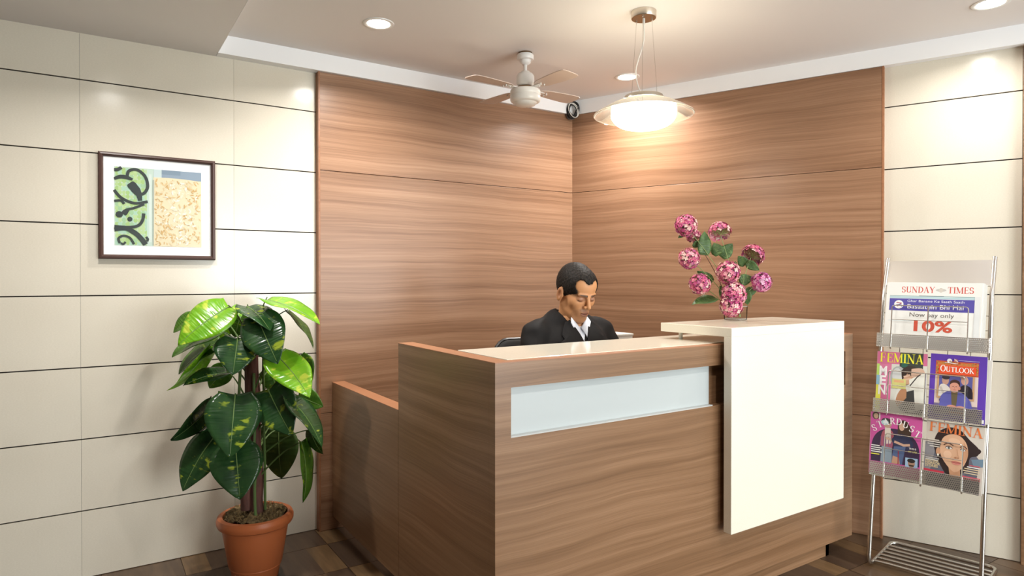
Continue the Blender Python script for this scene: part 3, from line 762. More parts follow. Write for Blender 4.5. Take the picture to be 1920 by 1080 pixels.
# petiole joint px, tip px, apparent width px, depth joint, depth tip, roll sign, look
LV = [
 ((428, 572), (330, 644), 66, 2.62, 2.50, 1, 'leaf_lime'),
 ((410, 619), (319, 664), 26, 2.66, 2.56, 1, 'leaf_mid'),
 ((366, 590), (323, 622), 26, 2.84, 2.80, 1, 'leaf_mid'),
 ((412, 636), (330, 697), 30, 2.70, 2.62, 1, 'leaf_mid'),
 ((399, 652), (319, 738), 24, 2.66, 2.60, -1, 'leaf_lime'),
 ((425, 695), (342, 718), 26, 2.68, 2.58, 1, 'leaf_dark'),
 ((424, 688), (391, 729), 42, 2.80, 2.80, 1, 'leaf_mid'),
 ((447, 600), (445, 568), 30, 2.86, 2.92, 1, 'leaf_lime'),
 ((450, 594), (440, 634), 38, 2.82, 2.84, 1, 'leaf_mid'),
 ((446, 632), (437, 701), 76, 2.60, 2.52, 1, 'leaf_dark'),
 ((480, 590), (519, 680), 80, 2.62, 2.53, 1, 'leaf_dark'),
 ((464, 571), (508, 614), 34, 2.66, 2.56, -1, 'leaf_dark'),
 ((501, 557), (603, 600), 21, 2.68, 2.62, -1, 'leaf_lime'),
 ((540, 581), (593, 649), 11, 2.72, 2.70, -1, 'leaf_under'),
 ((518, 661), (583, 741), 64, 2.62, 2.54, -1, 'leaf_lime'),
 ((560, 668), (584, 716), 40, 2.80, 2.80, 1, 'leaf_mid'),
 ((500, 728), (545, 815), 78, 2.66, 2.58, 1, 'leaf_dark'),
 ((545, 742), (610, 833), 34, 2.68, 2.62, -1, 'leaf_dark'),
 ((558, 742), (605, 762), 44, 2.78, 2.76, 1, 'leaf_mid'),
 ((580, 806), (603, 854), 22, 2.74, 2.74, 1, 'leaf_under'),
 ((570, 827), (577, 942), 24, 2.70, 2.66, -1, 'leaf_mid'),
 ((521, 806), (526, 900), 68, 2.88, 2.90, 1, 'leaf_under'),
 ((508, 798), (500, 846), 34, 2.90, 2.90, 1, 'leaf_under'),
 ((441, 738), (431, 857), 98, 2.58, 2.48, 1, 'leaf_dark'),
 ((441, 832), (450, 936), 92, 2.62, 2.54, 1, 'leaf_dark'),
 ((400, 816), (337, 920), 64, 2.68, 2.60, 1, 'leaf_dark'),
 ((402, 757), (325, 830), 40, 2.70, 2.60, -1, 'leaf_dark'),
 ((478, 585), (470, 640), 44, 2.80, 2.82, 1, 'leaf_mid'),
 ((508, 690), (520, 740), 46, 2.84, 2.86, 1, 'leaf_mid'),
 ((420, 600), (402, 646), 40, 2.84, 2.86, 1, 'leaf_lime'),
]
for i, (bp, tp, wpx, d0, d1, sg, mt) in enumerate(LV):
    B_ = at(*bp, d0) - POT; T_ = at(*tp, d1) - POT; L = (T_ - B_).length
    view = ray((bp[0] + tp[0]) / 2, (bp[1] + tp[1]) / 2).normalized(); ax = (T_ - B_).normalized()
    side_ = view.cross(ax).normalized(); app = wpx * (d0 + d1) / 2 / F
    real = max(app, min(.78 * L, .17)); c = min(1, app / real); s_ = math.sqrt(1 - c * c) * sg
    ld = side_ * c + view * s_
    if ld.cross(ax).dot(view) > 0: ld = -ld
    o = leaf_mesh(B_, T_, real * 1.03, ld, parent=t, mat=mt, seed=i, fold=.16 if wpx > 40 else .25, droop=.16)
    # petiole to the trunk
    zz = max(.36, B_.z - .10 - .05 * (i % 3)); base = Vector((TT.x * .6, TT.y * .6, min(zz, TT.z - .01)))
    MB().tube(arc(base, base.lerp(B_, .5) + Vector((0, 0, .06)), B_, 8), [.0036] * 5 + [.003, .0027, .0024, .0022], 6).build('petiole', 'petiole', o, True)

# ================================================================== VASE OF HYDRANGEAS
ST = 1.0685
vp = on_z(1379, 592.5, ST); VX, VY = vp.x * 1.907 / vp.y, 1.907
t = thing('glass_vase', 'short clear glass tumbler vase on the raised stone shelf', 'vase', (VX, VY, ST))
MB().lathe([(.0, .0005), (.046, .0005), (.049, .004), (.0495, .010), (.0515, .062)], 48, cap=False).build('body', 'vase_glass', t, True)
MB().tube([(.0515 * math.cos(a * PI / 24), .0515 * math.sin(a * PI / 24), .062) for a in range(48)], .0011, 6, closed=True).build('rim', 'vase_rim', t, True)
MB().lathe([(.0, .003), (.046, .003), (.0475, .007), (.0, .0085)], 40, cap=False).build('thick_base', 'vase_rim', t, True)
rf = random.Random(21)
def floret_head(parent, c, r, axis, dome, hue):
    """ball (or cap) of small four-petalled florets"""
    b = MB(); axis = axis.normalized(); N = 185; ga = PI * (3 - math.sqrt(5)); t1 = axis.cross(Vector((0, 0, 1)))
    if t1.length < .1: t1 = axis.cross(Vector((1, 0, 0)))
    t1.normalize(); t2 = axis.cross(t1)
    for k in range(N):
        z = 1 - (k + .5) / N * (2 - dome); rad = math.sqrt(max(0, 1 - z * z)); a = k * ga
        d = (axis * z + t1 * rad * math.cos(a) + t2 * rad * math.sin(a)).normalized()
        d = (d + Vector((rf.uniform(-.12, .12), rf.uniform(-.12, .12), rf.uniform(-.12, .12)))).normalized()
        p = c + d * r * rf.uniform(.86, 1.06)
        e1 = d.cross(Vector((rf.uniform(-1, 1), rf.uniform(-1, 1), rf.uniform(-1, 1)))).normalized(); e2 = d.cross(e1)
        s = r * rf.uniform(.19, .25)
        v_ = rf.random()
        col = ((.56, .10, .20), (.64, .17, .27), (.72, .34, .38), (.42, .05, .17), (.80, .56, .50), (.40, .08, .22))[int(v_ * 6)]
        col = tuple(min(1, cc * hue[i]) for i, cc in enumerate(col))
        for q in range(4):
            an = q * PI / 2; u1 = e1 * math.cos(an) + e2 * math.sin(an); u2 = -e1 * math.sin(an) + e2 * math.cos(an)
            b.add([p, p + u1 * s * .55 - u2 * s * .42 + d * s * .15, p + u1 * s * 1.0 + d * s * .22, p + u1 * s * .55 + u2 * s * .42 + d * s * .15], [(0, 1, 2, 3)], 0, col)
        b.add([p + d * .0012 + e1 * s * .16, p + d * .0012 + e2 * s * .16, p + d * .0012 - e1 * s * .16, p + d * .0012 - e2 * s * .16], [(0, 1, 2, 3)], 0, (.85, .72, .45))
        b.add([c + axis * -.2 * r, p - d * .001 + e1 * .0006, p - d * .001 - e1 * .0006], [(0, 1, 2)], 0, (.30, .36, .12))
    if dome < .5:
        for i in range(7):
            for j in range(12):
                q4 = []
                for a_, b_ in ((i, j), (i + 1, j), (i + 1, j + 1), (i, j + 1)):
                    th_, ph_ = PI * a_ / 7, 2 * PI * b_ / 12; q4.append(c + Vector((math.sin(th_) * math.cos(ph_), math.sin(th_) * math.sin(ph_), math.cos(th_))) * r * .76)
                b.add(q4, [(0, 1, 2, 3)], 0, (.20, .10, .08))
    b.build('flower_head', 'petal', parent)
vd = proj_d = (Vector((VX, VY, ST)) - CAM).dot(_FW)
HY = [  # px, radius px, depth offset, axis (right, toward camera, up), dome, mouth offset, label
 (1286, 423, 20, -.02, (-.5, .5, .8), 0, 'pink hydrangea head at the upper left, highest in the vase'),
 (1301, 444, 13, .03, (-.2, -.3, .9), .6, 'small pink hydrangea head tucked under the highest one'),
 (1350, 437, 20, .02, (.0, -.5, .9), .95, 'pink hydrangea head at the top middle seen from beneath'),
 (1292, 485, 19, -.04, (-.7, .6, .4), 0, 'pink hydrangea head at the left edge, midway up the bunch'),
 (1411, 479, 20, .02, (.7, -.4, .7), .95, 'pink hydrangea head at the upper right turned away'),
 (1365, 511, 21, -.05, (.0, .9, .5), 0, 'pink hydrangea head in the centre of the bunch'),
 (1312, 533, 19, -.06, (-.6, .7, .3), 0, 'pink hydrangea head at the lower left above the pale leaf'),
 (1427, 529, 18, -.02, (.9, .4, .2), .1, 'magenta-pink hydrangea head at the far right of the bunch'),
 (1376, 552, 22, -.07, (.0, .9, .3), 0, 'pink hydrangea head low in front, just above the vase rim'),
 (1371, 574, 20, -.075, (-.1, .9, .0), 0, 'pink hydrangea head hanging in front of the glass vase'),
]
roots = []
for i, (u, v, rp_, dd, axr, dome, lab) in enumerate(HY):
    d_ = vd + dd; c = at(u, v, d_); r = rp_ * d_ / F; ax = (_R * axr[0] - _FH * axr[1] + _Z * axr[2]).normalized()
    h = thing('hydrangea', lab, 'flower', (VX, VY, ST), 0, 'hydrangeas in the vase'); o3 = Vector((VX, VY, ST)); cl = c - o3
    floret_head(h, cl, r, ax, dome, (1.0, .95, 1.0) if i != 7 else (.95, .8, 1.25))
    if i in (8, 9): foot = Vector((rf.uniform(-.02, .02), rf.uniform(-.02, .02), .03)); midp = cl.lerp(foot, .5) + Vector((0, 0, .07 if i == 9 else .03)); midp = midp + (-_FH * (-.02))
    else: foot = Vector((rf.uniform(-.03, .03), rf.uniform(-.03, .03), .015)); midp = Vector((foot.x * .7 + cl.x * .25, foot.y * .7 + cl.y * .25, .02 + cl.z * .45))
    if i == 9: midp = Vector((cl.x * .6, cl.y * .6, .11))
    MB().tube(arc(cl - ax * r * .3, midp, foot, 10), [.0016] * 6 + [.002] * 5, 6).build('stem', 'twig' if i == 1 else 'hyd_stem', h, True)
    roots.append((h, o3))
# leaves: owner, joint px, tip px, width px, depth offsets
HL = [(2, (1320, 478), (1322, 433), 26, -.02, .0, 'hyd_leaf'), (2, (1349, 478), (1338, 455), 24, .0, .02, 'hyd_leaf'), (2, (1352, 482), (1374, 456), 26, .02, .03, 'hyd_leaf'),
      (4, (1398, 497), (1384, 480), 20, .02, .02, 'hyd_leaf'), (4, (1400, 492), (1424, 507), 18, .01, -.01, 'hyd_leaf'), (3, (1335, 530), (1307, 508), 22, .0, .0, 'hyd_leaf'),
      (6, (1342, 557), (1297, 569), 15, -.05, -.08, 'hyd_leaf'), (7, (1386, 527), (1412, 520), 22, .0, .0, 'hyd_leaf'), (7, (1398, 548), (1420, 544), 18, .02, .03, 'hyd_leaf'),
      (8, (1398, 545), (1402, 572), 20, .0, .0, 'hyd_leaf'), (0, (1300, 456), (1312, 462), 14, -.01, .0, 'hyd_leaf'), (0, (1284, 438), (1271, 446), 8, -.01, .0, 'hyd_leaf'), (5, (1362, 535), (1378, 535), 14, .0, .0, 'hyd_leaf'), (5, (1372, 505), (1380, 490), 16, .03, .03, 'hyd_leaf'),
      (8, (1360, 560), (1350, 535), 16, -.01, .0, 'hyd_leaf')]
for k, (ow, bp, tp, wpx, e0, e1, mt) in enumerate(HL):
    h, o3 = roots[ow]; B_ = at(*bp, vd + e0) - o3; T_ = at(*tp, vd + e1) - o3; L = (T_ - B_).length
    view = ray(*bp).normalized(); ax = (T_ - B_).normalized(); sd = view.cross(ax).normalized(); app = wpx * vd / F
    real = max(app, .62 * L); c_ = min(1, app / real); ld = sd * c_ + view * math.sqrt(1 - c_ * c_)
    if ld.cross(ax).dot(view) > 0: ld = -ld
    leaf_mesh(B_, T_, real, ld, parent=h, mat=mt, seed=k + 40, nt_=8, ns=3, lobe=.0, fold=.2, midrib=False)
# ================================================================== MAGAZINE RACK
RO = Vector((2.894, 1.529, 0)); RRZ = math.atan2(-.978, .21); RW = .40
t = thing('magazine_rack', 'leaning stainless steel magazine rack with three perforated pockets by the tiled wall', 'rack', RO, RRZ)
def yb(z): return -.068 + .172 * z            # lean of the uprights (local y) up to the bend
ZB, ZTOP = 1.17, 1.345
def up_path(x):
    return rounded([(x, .06, .0135), (x, -.066, .0135), (x, yb(ZB), ZB), (x, yb(ZB) + .075, ZTOP)], .05, 6)
for x in (0, RW): MB().tube(up_path(x), .0085, 12).build('upright', 'steel', t, True)
MB().tube(rounded([(0, .04, .0135), (0, .285, .0135), (RW, .285, .0135), (RW, .04, .0135)], .035, 6), .0085, 12).build('base_loop', 'steel', t, True)
for k in range(6):
    y = -.005 + .044 * k; MB().tube([(.004, y, .0175), (RW - .004, y, .0175)], .0062, 10).build('base_bar', 'steel', t, True)
# header sheet between the bent tops
y0, y1 = yb(ZB + .045) + .022, yb(ZB) + .072
zz0 = ZB + .058
MB().add([(.008, yb(ZB) + .075 * (zz0 - ZB) / (ZTOP - ZB), zz0), (RW - .008, yb(ZB) + .075 * (zz0 - ZB) / (ZTOP - ZB), zz0), (RW - .008, y1, ZTOP - .012), (.008, y1, ZTOP - .012),
          (.008, yb(ZB) + .075 * (zz0 - ZB) / (ZTOP - ZB) + .003, zz0), (RW - .008, yb(ZB) + .075 * (zz0 - ZB) / (ZTOP - ZB) + .003, zz0), (RW - .008, y1 + .003, ZTOP - .012), (.008, y1 + .003, ZTOP - .012)],
         [(0, 1, 2, 3), (7, 6, 5, 4), (0, 4, 5, 1), (2, 6, 7, 3), (0, 3, 7, 4), (1, 5, 6, 2)]).build('header_sheet', 'steel_sheet', t)
MB().tube([(0, yb(ZB) + .02, zz0 - .004), (RW, yb(ZB) + .02, zz0 - .004)], .0025, 8).build('cross_bar', 'steel', t, True)
for x in (.075, .165, .255, .335):            # back wires
    MB().tube([(x, yb(ZB) + .02, zz0 - .004), (x, yb(.42) + .006, .42)], .0022, 6).build('back_wire', 'steel', t, True)
for z in (1.10, 1.04, .80, .75, .52, .48): MB().tube([(0, yb(z) + .009, z), (RW, yb(z) + .009, z)], .002, 6).build('back_wire', 'steel', t, True)
# pockets: perforated front, floor, ends; wire guard
TIERS = [(.955, 1), (.672, 2), (.405, 3)]
DEP = .050; FH_ = .056
def perforated(b, p00, pu, pv, nu, nv):
    """sheet from p00 along pu (long) and pv with a staggered field of square-cut holes"""
    p00, pu, pv = Vector(p00), Vector(pu), Vector(pv); eu, ev = pu / nu, pv / nv
    for j in range(nv):
        off = .5 if j % 2 else 0
        for i in range(nu + (1 if off else 0)):
            a0, a1 = i - off, i + 1 - off; a0, a1 = max(0, a0), min(nu, a1)
            c0 = p00 + eu * a0 + ev * j; c1 = p00 + eu * a1 + ev * j; c2 = c1 + ev; c3 = c0 + ev
            m_ = (c0 + c2) / 2; h = .34 if a1 - a0 > .9 else .22
            q = [m_ - eu * h, m_ - ev * .34, m_ + eu * h, m_ + ev * .34]
            b.add([c0, c1, c2, c3] + q, [(0, 1, 5), (1, 2, 6), (2, 3, 7), (3, 0, 4), (0, 5, 4), (1, 6, 5), (2, 7, 6), (3, 4, 7)])
for zt_, n_ in TIERS:
    yk = yb(zt_); f0 = -.004; f1 = RW + .002 if n_ == 1 else RW - .010
    b = MB(); lean = .172
    yfr = yk - DEP
    perforated(b, (f0, yfr, zt_), (f1 - f0, 0, 0), (0, FH_ * lean, FH_), 56, 7)
    pk = b.build('pocket_front', 'steel_sheet', t)
    b = MB(); perforated(b, (f0, yfr, zt_), (0, DEP, 0), (0, FH_ * lean, FH_), 7, 7); b.build('pocket_end', 'steel_sheet', t)
    b = MB(); perforated(b, (f1, yfr, zt_), (0, DEP, 0), (0, FH_ * lean, FH_), 7, 7); b.build('pocket_end', 'steel_sheet', t)
    MB().box(f0, f1, yfr, yk + .004, zt_ - .0015, zt_).build('pocket_floor', 'steel_sheet', t)
    yt = yfr + FH_ * lean
    MB().tube([(f0, yk + FH_ * lean, zt_ + FH_), (f0, yt, zt_ + FH_), (f1, yt, zt_ + FH_), (f1, yk + FH_ * lean, zt_ + FH_)], .0016, 6).build('pocket_rim', 'steel', t, True)
    MB().tube([(f0, yfr, zt_), (f1, yfr, zt_)], .0016, 6).build('pocket_rim', 'steel', t, True)
    # guard loop of thick wire
    gx0, gx1, gz = .052, RW - .068, zt_ + .182
    yg = lambda z: yfr - .004 + (z - zt_) * lean
    MB().tube(rounded([(gx0, yfr + .012, zt_ - .008), (gx0, yg(zt_), zt_ - .008), (gx0, yg(gz), gz), (gx1, yg(gz), gz), (gx1, yg(zt_), zt_ - .008), (gx1, yfr + .012, zt_ - .008)], .012, 5), .0024, 8).build('wire_guard', 'steel', t, True)
    gm = (gx0 + gx1) / 2 - .002
    MB().tube(rounded([(gm, yg(gz), gz), (gm, yg(zt_), zt_ - .010), (gm, yfr + .014, zt_ - .010)], .01, 5), .0030, 8).build('wire_guard', 'steel', t, True)
    MB().tube([(gx0, yg(zt_ + .12), zt_ + .12), (gx1, yg(zt_ + .12), zt_ + .12)], .0016, 6).build('wire_guard', 'steel', t, True)

# ---- serif display letters made of thick and thin strokes (unit height, baseline 0)
def letter(ch):
    TK, TN, SF = .155, .055, .05
    S = []   # list of (points, width)
    def serif_(x, y, w_=.28): S.append(([(x - w_ / 2, y), (x + w_ / 2, y)], SF))
    def arc_(cx_, cy_, rx, ry, a0, a1, w0, w1, n=12):
        pts = []; ws = []
        for i in range(n + 1):
            f = i / n; a = math.radians(a0 + (a1 - a0) * f); pts.append((cx_ + rx * math.cos(a), cy_ + ry * math.sin(a)))
            ws.append(w0 + (w1 - w0) * abs(math.cos(a)))
        S.append((pts, ws))
    lo, hi = SF / 2, 1 - SF / 2
    if ch == 'S':
        arc_(.31, .735, .20, .235, 20, 180, TN, TK * .9); arc_(.31, .735, .20, .235, 180, 262, TN, TK)
        arc_(.31, .265, .22, .235, 95, -0, TN, TK); arc_(.31, .265, .22, .235, 0, -160, TN, TK * .9); S.append(([(.50, .68), (.52, .93)], .05)); S.append(([(.09, .08), (.10, .32)], .05)); return S, .64
    if ch == 'U': S += [([(.18, 1), (.18, .32)], TK), ([(.64, 1), (.64, .32)], TN)]; arc_(.41, .30, .23, .275, 180, 360, TN, TK); serif_(.18, hi); serif_(.64, hi, .22); return S, .82
    if ch == 'N': S += [([(.14, 0), (.14, 1)], TN), ([(.12, .97), (.68, .03)], TK), ([(.68, 0), (.68, 1)], TN)]; serif_(.14, lo); serif_(.12, hi, .2); serif_(.68, hi); return S, .84
    if ch == 'D': S += [([(.18, 0), (.18, 1)], TK)]; arc_(.26, .5, .42, .475, -90, 90, TN, TK, 16); serif_(.18, lo); serif_(.18, hi); return S, .80
    if ch == 'A': S += [([(.12, 0), (.38, 1)], TN), ([(.36, 1), (.66, 0)], TK), ([(.20, .33), (.56, .33)], TN)]; serif_(.12, lo, .24); serif_(.66, lo); return S, .80
    if ch == 'Y': S += [([(.10, 1), (.37, .45)], TK), ([(.66, 1), (.39, .45)], TN), ([(.38, .5), (.38, 0)], TK)]; serif_(.12, hi); serif_(.64, hi, .22); serif_(.38, lo); return S, .76
    if ch == 'T': S += [([(.36, 0), (.36, 1)], TK), ([(.04, hi), (.68, hi)], TN), ([(.05, 1), (.05, .75)], .045), ([(.67, 1), (.67, .75)], .045)]; serif_(.36, lo, .32); return S, .72
    if ch == 'I': S += [([(.18, 0), (.18, 1)], TK)]; serif_(.18, lo); serif_(.18, hi); return S, .36
    if ch == 'M': S += [([(.14, 0), (.14, 1)], TN), ([(.14, 1), (.48, .06)], TK), ([(.80, 1), (.48, .06)], TN), ([(.82, 0), (.82, 1)], TK)]; serif_(.14, lo, .22); serif_(.82, lo); serif_(.12, hi, .2); serif_(.84, hi, .2); return S, .98
    if ch in 'EF':
        S += [([(.18, 0), (.18, 1)], TK), ([(.1, hi), (.58, hi)], TN), ([(.18, .52), (.48, .52)], TN), ([(.57, 1), (.57, .76)], .045), ([(.47, .62), (.47, .42)], .045)]
        if ch == 'E': S += [([(.1, lo), (.62, lo)], TN), ([(.61, 0), (.61, .26)], .045)]
        else: serif_(.18, lo)
        return S, .68
    if ch == 'L': S += [([(.18, 0), (.18, 1)], TK), ([(.1, lo), (.58, lo)], TN), ([(.57, 0), (.57, .28)], .045)]; serif_(.18, hi); return S, .66
    if ch == 'O': arc_(.42, .5, .34, .475, 0, 360, TN, TK, 28); return S, .84
    if ch == 'K': S += [([(.18, 0), (.18, 1)], TK), ([(.22, .42), (.60, .97)], TN), ([(.32, .55), (.68, .03)], TK)]; serif_(.18, lo); serif_(.18, hi); serif_(.60, hi, .24); serif_(.68, lo, .24); return S, .80
    if ch == 'R': S += [([(.18, 0), (.18, 1)], TK), ([(.34, .50), (.64, .02)], TK)]; arc_(.26, .74, .28, .235, -90, 90, TN, TK); serif_(.18, lo); serif_(.18, hi); serif_(.68, lo, .2); return S, .76
    return S, .4
def serif_text(P, txt, u, v, h, w, col, aspect, arch=None):
    """letters between u and u+w (unit page coords, page aspect = width/height), baseline v, height h"""
    L_ = [letter(c) for c in txt]; tot = sum(a for _, a in L_); x = 0; k = w / tot
    for S, adv in L_:
        for pts, wd in S:
            q = [Vector((p[0], p[1])) for p in pts]; n = len(q); W_ = wd if isinstance(wd, list) else [wd] * n; vs = []
            for i in range(n):
                d = (q[min(n - 1, i + 1)] - q[max(0, i - 1)]).normalized(); e = Vector((-d.y, d.x)) * W_[i] / 2; vs += [q[i] + e, q[i] - e]
            out = []
            for p in vs:
                uu, vv = u + (x + p.x) * k, v + p.y * h
                if arch: uu, vv = arch(uu, vv, u + (x + adv / 2) * k, v, p)
                out.append(P.fn(uu, vv, (P.k + 1) * P.step))
            P.add(out, [(2 * i, 2 * i + 1, 2 * i + 3, 2 * i + 2) for i in range(n - 1)], 0, col)
        x += adv
    P.k += 1
def paper(name, label, cat, x0, tier, w_, h, thick, lift, skew, mats, group, pages=3, yoff=0.0):
    """a magazine standing in a pocket: Empty at its bottom-left corner, x right, z up the cover, y back"""
    zt_ = TIERS[tier - 1][0]; yk = yb(zt_)
    loc = Vector((x0, yk - DEP + .012 + yoff, zt_ + .002 + lift))
    m4 = Matrix.Translation(RO) @ Matrix.Rotation(RRZ, 4, 'Z') @ Matrix.Translation(loc) @ Matrix.Rotation(-math.atan(.172) - .02, 4, 'X') @ Matrix.Rotation(skew, 4, 'Y')
    o = thing(name, label, cat, group=group); o.matrix_world = m4
    b = MB().box(0, w_, .0006, thick - .0006, .0006, h - .0006, 0, (.80, .78, .74))
    b.build('pages', mats, o)
    MB().box(-.0006, w_ + .0004, thick - .0006, thick, 0, h, 0, (.7, .66, .6)).build('back_cover', mats, o)
    MB().box(-.0006, w_ + .0004, 0, .0006, 0, h, 0, (.74, .70, .66)).build('front_cover', mats, o)
    return o, Print(lambda u, v, d: (w_ * u, -.0001 - d, h * v), .00003)
WHT = (.86, .86, .84)
# ---- newspaper
nw, nh = .352, .285
o, P = paper('newspaper', 'folded newspaper with a blue banner in the top pocket of the rack', 'newspaper', .020, 1, nw, nh, .008, 0, math.radians(0.5), 'newsprint', None)
A = nw / nh
P.rect(0, 1, 0, 1, (.80, .80, .77)); P.rect(.035, 1.0, .60, .80, (.79, .80, .77))
serif_text(P, 'SUNDAY', .165, .845, .095, .36, (.62, .12, .10), A); serif_text(P, 'TIMES', .655, .845, .095, .265, (.62, .12, .10), A)
P.ell(.587, .89, .055, .022, (.55, .53, .50)); P.ell(.587, .89, .022, .036, (.62, .58, .52))
P.rect(.04, .955, .79, .797, (.12, .30, .34)); P.rect(.04, .955, .757, .785, (.45, .62, .66)); P.rect(.36, .62, .797, .803, (.2, .22, .24))
P.rect(.04, .955, .565, .752, (.10, .085, .36))
P.ell(.145, .658, .052, .066, (.86, .86, .84), n=28)
P.stroke([(.118, .688), (.172, .682), (.128, .628)], .016, (.40, .06, .10)); P.stroke([(.150, .668), (.165, .64), (.182, .628)], .014, (.10, .08, .34)); P.stroke([(.118, .655), (.178, .662)], .010, (.10, .08, .34))
P.fn = (lambda u, v, d: (nw * u, -.0001 - d, nh * v))
P.text('Ghar Banane Ke Saath Saath', .235, .700, .052, (.80, .80, .84), sx=1.00, align='LEFT')
P.text('Basaatein Bhi Hai', .235, .600, .098, (.84, .84, .86), sx=.87, bold=.004, align='LEFT')
P.text('Now pay only', .50, .478, .090, (.13, .11, .10), sx=.92)
P.text('10%', .50, .262, .225, (.60, .10, .06), sx=1.18, bold=.028)
P.rect(.04, .30, .40, .415, (.70, .74, .75)); P.rect(.93, .985, .02, .80, (.72, .74, .74))
P.build('front_page', 'newsprint', o)
# folded sheets behind
for k in range(3): MB().box(.004 + .003 * k, nw + .006 + .004 * k, .0082 + .002 * k, .0098 + .002 * k, .01, nh - .004 * k + .003, 0, (.72, .72, .69)).build('inner_sheet', 'newsprint', o)

mw, mh = .192, .262
def mag(label, x0, tier, lift, skew, w_=mw, h=mh, thick=.006, yoff=0.0): return paper('magazine', label, 'magazine', x0, tier, w_, h, thick, lift, skew, 'print', 'magazines in the rack', yoff=yoff)
# ---- FEMINA / MEN!
o, P = mag('magazine with yellow FEMINA title and white MEN! lettering on pink cover', .002, 2, .0, math.radians(-.6))
P.rect(0, 1, 0, 1, (.62, .16, .30)); P.rect(.30, 1, 0, .80, (.66, .66, .60)); P.rect(.46, .92, .72, 1, (.05, .06, .05)); P.rect(.50, .62, .76, .98, (.03, .12, .09))
P.rect(0, .06, .60, .79, (.50, .74, .16)); P.rect(.06, .30, .60, .79, (.66, .20, .34)); P.rect(0, .12, .44, .60, (.30, .55, .70)); P.rect(.12, .30, .44, .60, (.68, .22, .38)); P.rect(0, .10, .0, .44, (.80, .78, .10)); P.rect(.10, .30, .0, .44, (.66, .16, .32))
P.ell(.44, .58, .16, .19, (.40, .42, .42)); P.ell(.42, .60, .10, .14, (.62, .64, .64))
P.poly(crom([(.50, .70), (.62, .78), (.80, .76), (.84, .60), (.72, .52), (.58, .46), (.52, .56), (.50, .70)], 3), (.05, .035, .03))
P.poly(crom([(.70, .74), (.90, .76), (.96, .66), (.86, .54), (.76, .50), (.70, .60), (.70, .74)], 3), (.62, .42, .32))
P.poly([(.62, .66), (.74, .60), (.70, .50), (.56, .46), (.52, .54)], (.55, .33, .22)); P.stroke([(.55, .60), (.68, .64)], .025, (.72, .50, .38)); P.stroke([(.54, .55), (.70, .58)], .025, (.66, .44, .32))
P.poly([(.48, .50), (.66, .36), (.60, .16), (.40, .10), (.38, .24)], (.70, .70, .66)); P.ell(.52, .26, .09, .17, (.48, .24, .13), -25); P.poly([(.66, .56), (.98, .70), (1, .20), (.72, .10)], (.74, .74, .68))
P.poly([(.62, .36), (.76, .40), (.80, .08), (.54, .04), (.46, .10), (.62, .26)], (.05, .05, .05)); P.stroke([(.68, .46), (.82, .62), (.88, .66)], .02, (.06, .05, .05)); P.poly([(.56, .02), (.80, .06), (.98, .12), (.98, .04), (.8, .0)], (.06, .06, .06))
P.rect(.32, .60, .40, .56, (.62, .60, .22)); P.rect(.36, .56, .50, .54, (.70, .40, .20))
serif_text(P, 'FEMINA', .05, .825, .155, .88, (.88, .82, .06), mw / mh)
for ch, u, v, sx_ in (('M', .045, .605, 1.05), ('E', .055, .445, 1.35), ('N!', .04, .285, 1.0)): P.text(ch, u, v, .215, (.88, .86, .86), sx=sx_, bold=.03, align='LEFT')
P.build('cover_print', 'print', o)
# ---- OUTLOOK
o, P = mag('purple magazine with OUTLOOK title and a painted man in a blue shirt', .203, 2, -.003, math.radians(.2), .196, .272, yoff=-.003)
PU = (.115, .05, .40)
P.rect(0, 1, 0, 1, PU); P.rect(.10, .86, .69, .90, (.55, .10, .04)); P.rect(.12, .84, .72, .88, (.60, .20, .06)); P.rect(.10, .86, .10, .69, (.68, .56, .52))
rq = random.Random(4)
for k in range(70):
    u, v = rq.choice(((rq.uniform(.115, .845), rq.uniform(.85, .89)), (rq.uniform(.115, .16), rq.uniform(.71, .88)), (rq.uniform(.80, .845), rq.uniform(.71, .88))))
    P.ell(u, v, .012, .010, rq.choice(((.30, .30, .10), (.62, .30, .06), (.45, .06, .03))), n=5)
P.rect(.165, .82, .705, .835, (.72, .085, .03))
P.rect(.14, .80, .33, .69, (.50, .30, .16)); P.rect(.175, .765, .355, .685, (.10, .10, .30))
P.ell(.29, .60, .062, .065, (.45, .26, .20)); P.ell(.295, .65, .07, .035, (.05, .04, .05)); P.poly(crom([(.17, .36), (.19, .52), (.28, .545), (.38, .48), (.40, .36)], 3), (.66, .62, .58)); P.stroke([(.20, .50), (.30, .36)], .04, (.50, .46, .42))
P.ell(.63, .62, .065, .065, (.52, .28, .22)); P.poly(crom([(.50, .36), (.54, .50), (.64, .56), (.76, .50), (.78, .36)], 3), (.025, .02, .03)); P.ell(.60, .67, .05, .03, (.30, .16, .12))
P.rect(.10, .86, .10, .25, (.16, .13, .24)); P.ell(.46, .30, .27, .08, (.08, .06, .20)); P.poly(crom([(.20, .20), (.22, .36), (.33, .44), (.46, .46), (.62, .42), (.74, .32), (.78, .20)], 4), (.11, .11, .38)); P.poly([(.40, .44), (.52, .44), (.50, .22), (.42, .22)], (.14, .11, .06))
P.ell(.455, .515, .085, .085, (.62, .30, .22), n=24); P.poly(crom([(.37, .54), (.38, .60), (.46, .625), (.54, .60), (.55, .53), (.50, .575), (.42, .575), (.37, .54)], 3), (.06, .03, .025)); P.ell(.548, .50, .014, .026, (.60, .28, .2))
P.stroke([(.42, .52), (.44, .523)], .008, (.06, .03, .03)); P.stroke([(.475, .522), (.495, .52)], .008, (.06, .03, .03)); P.stroke([(.44, .472), (.48, .472)], .008, (.42, .12, .10)); P.stroke([(.456, .515), (.456, .49)], .008, (.48, .2, .14))
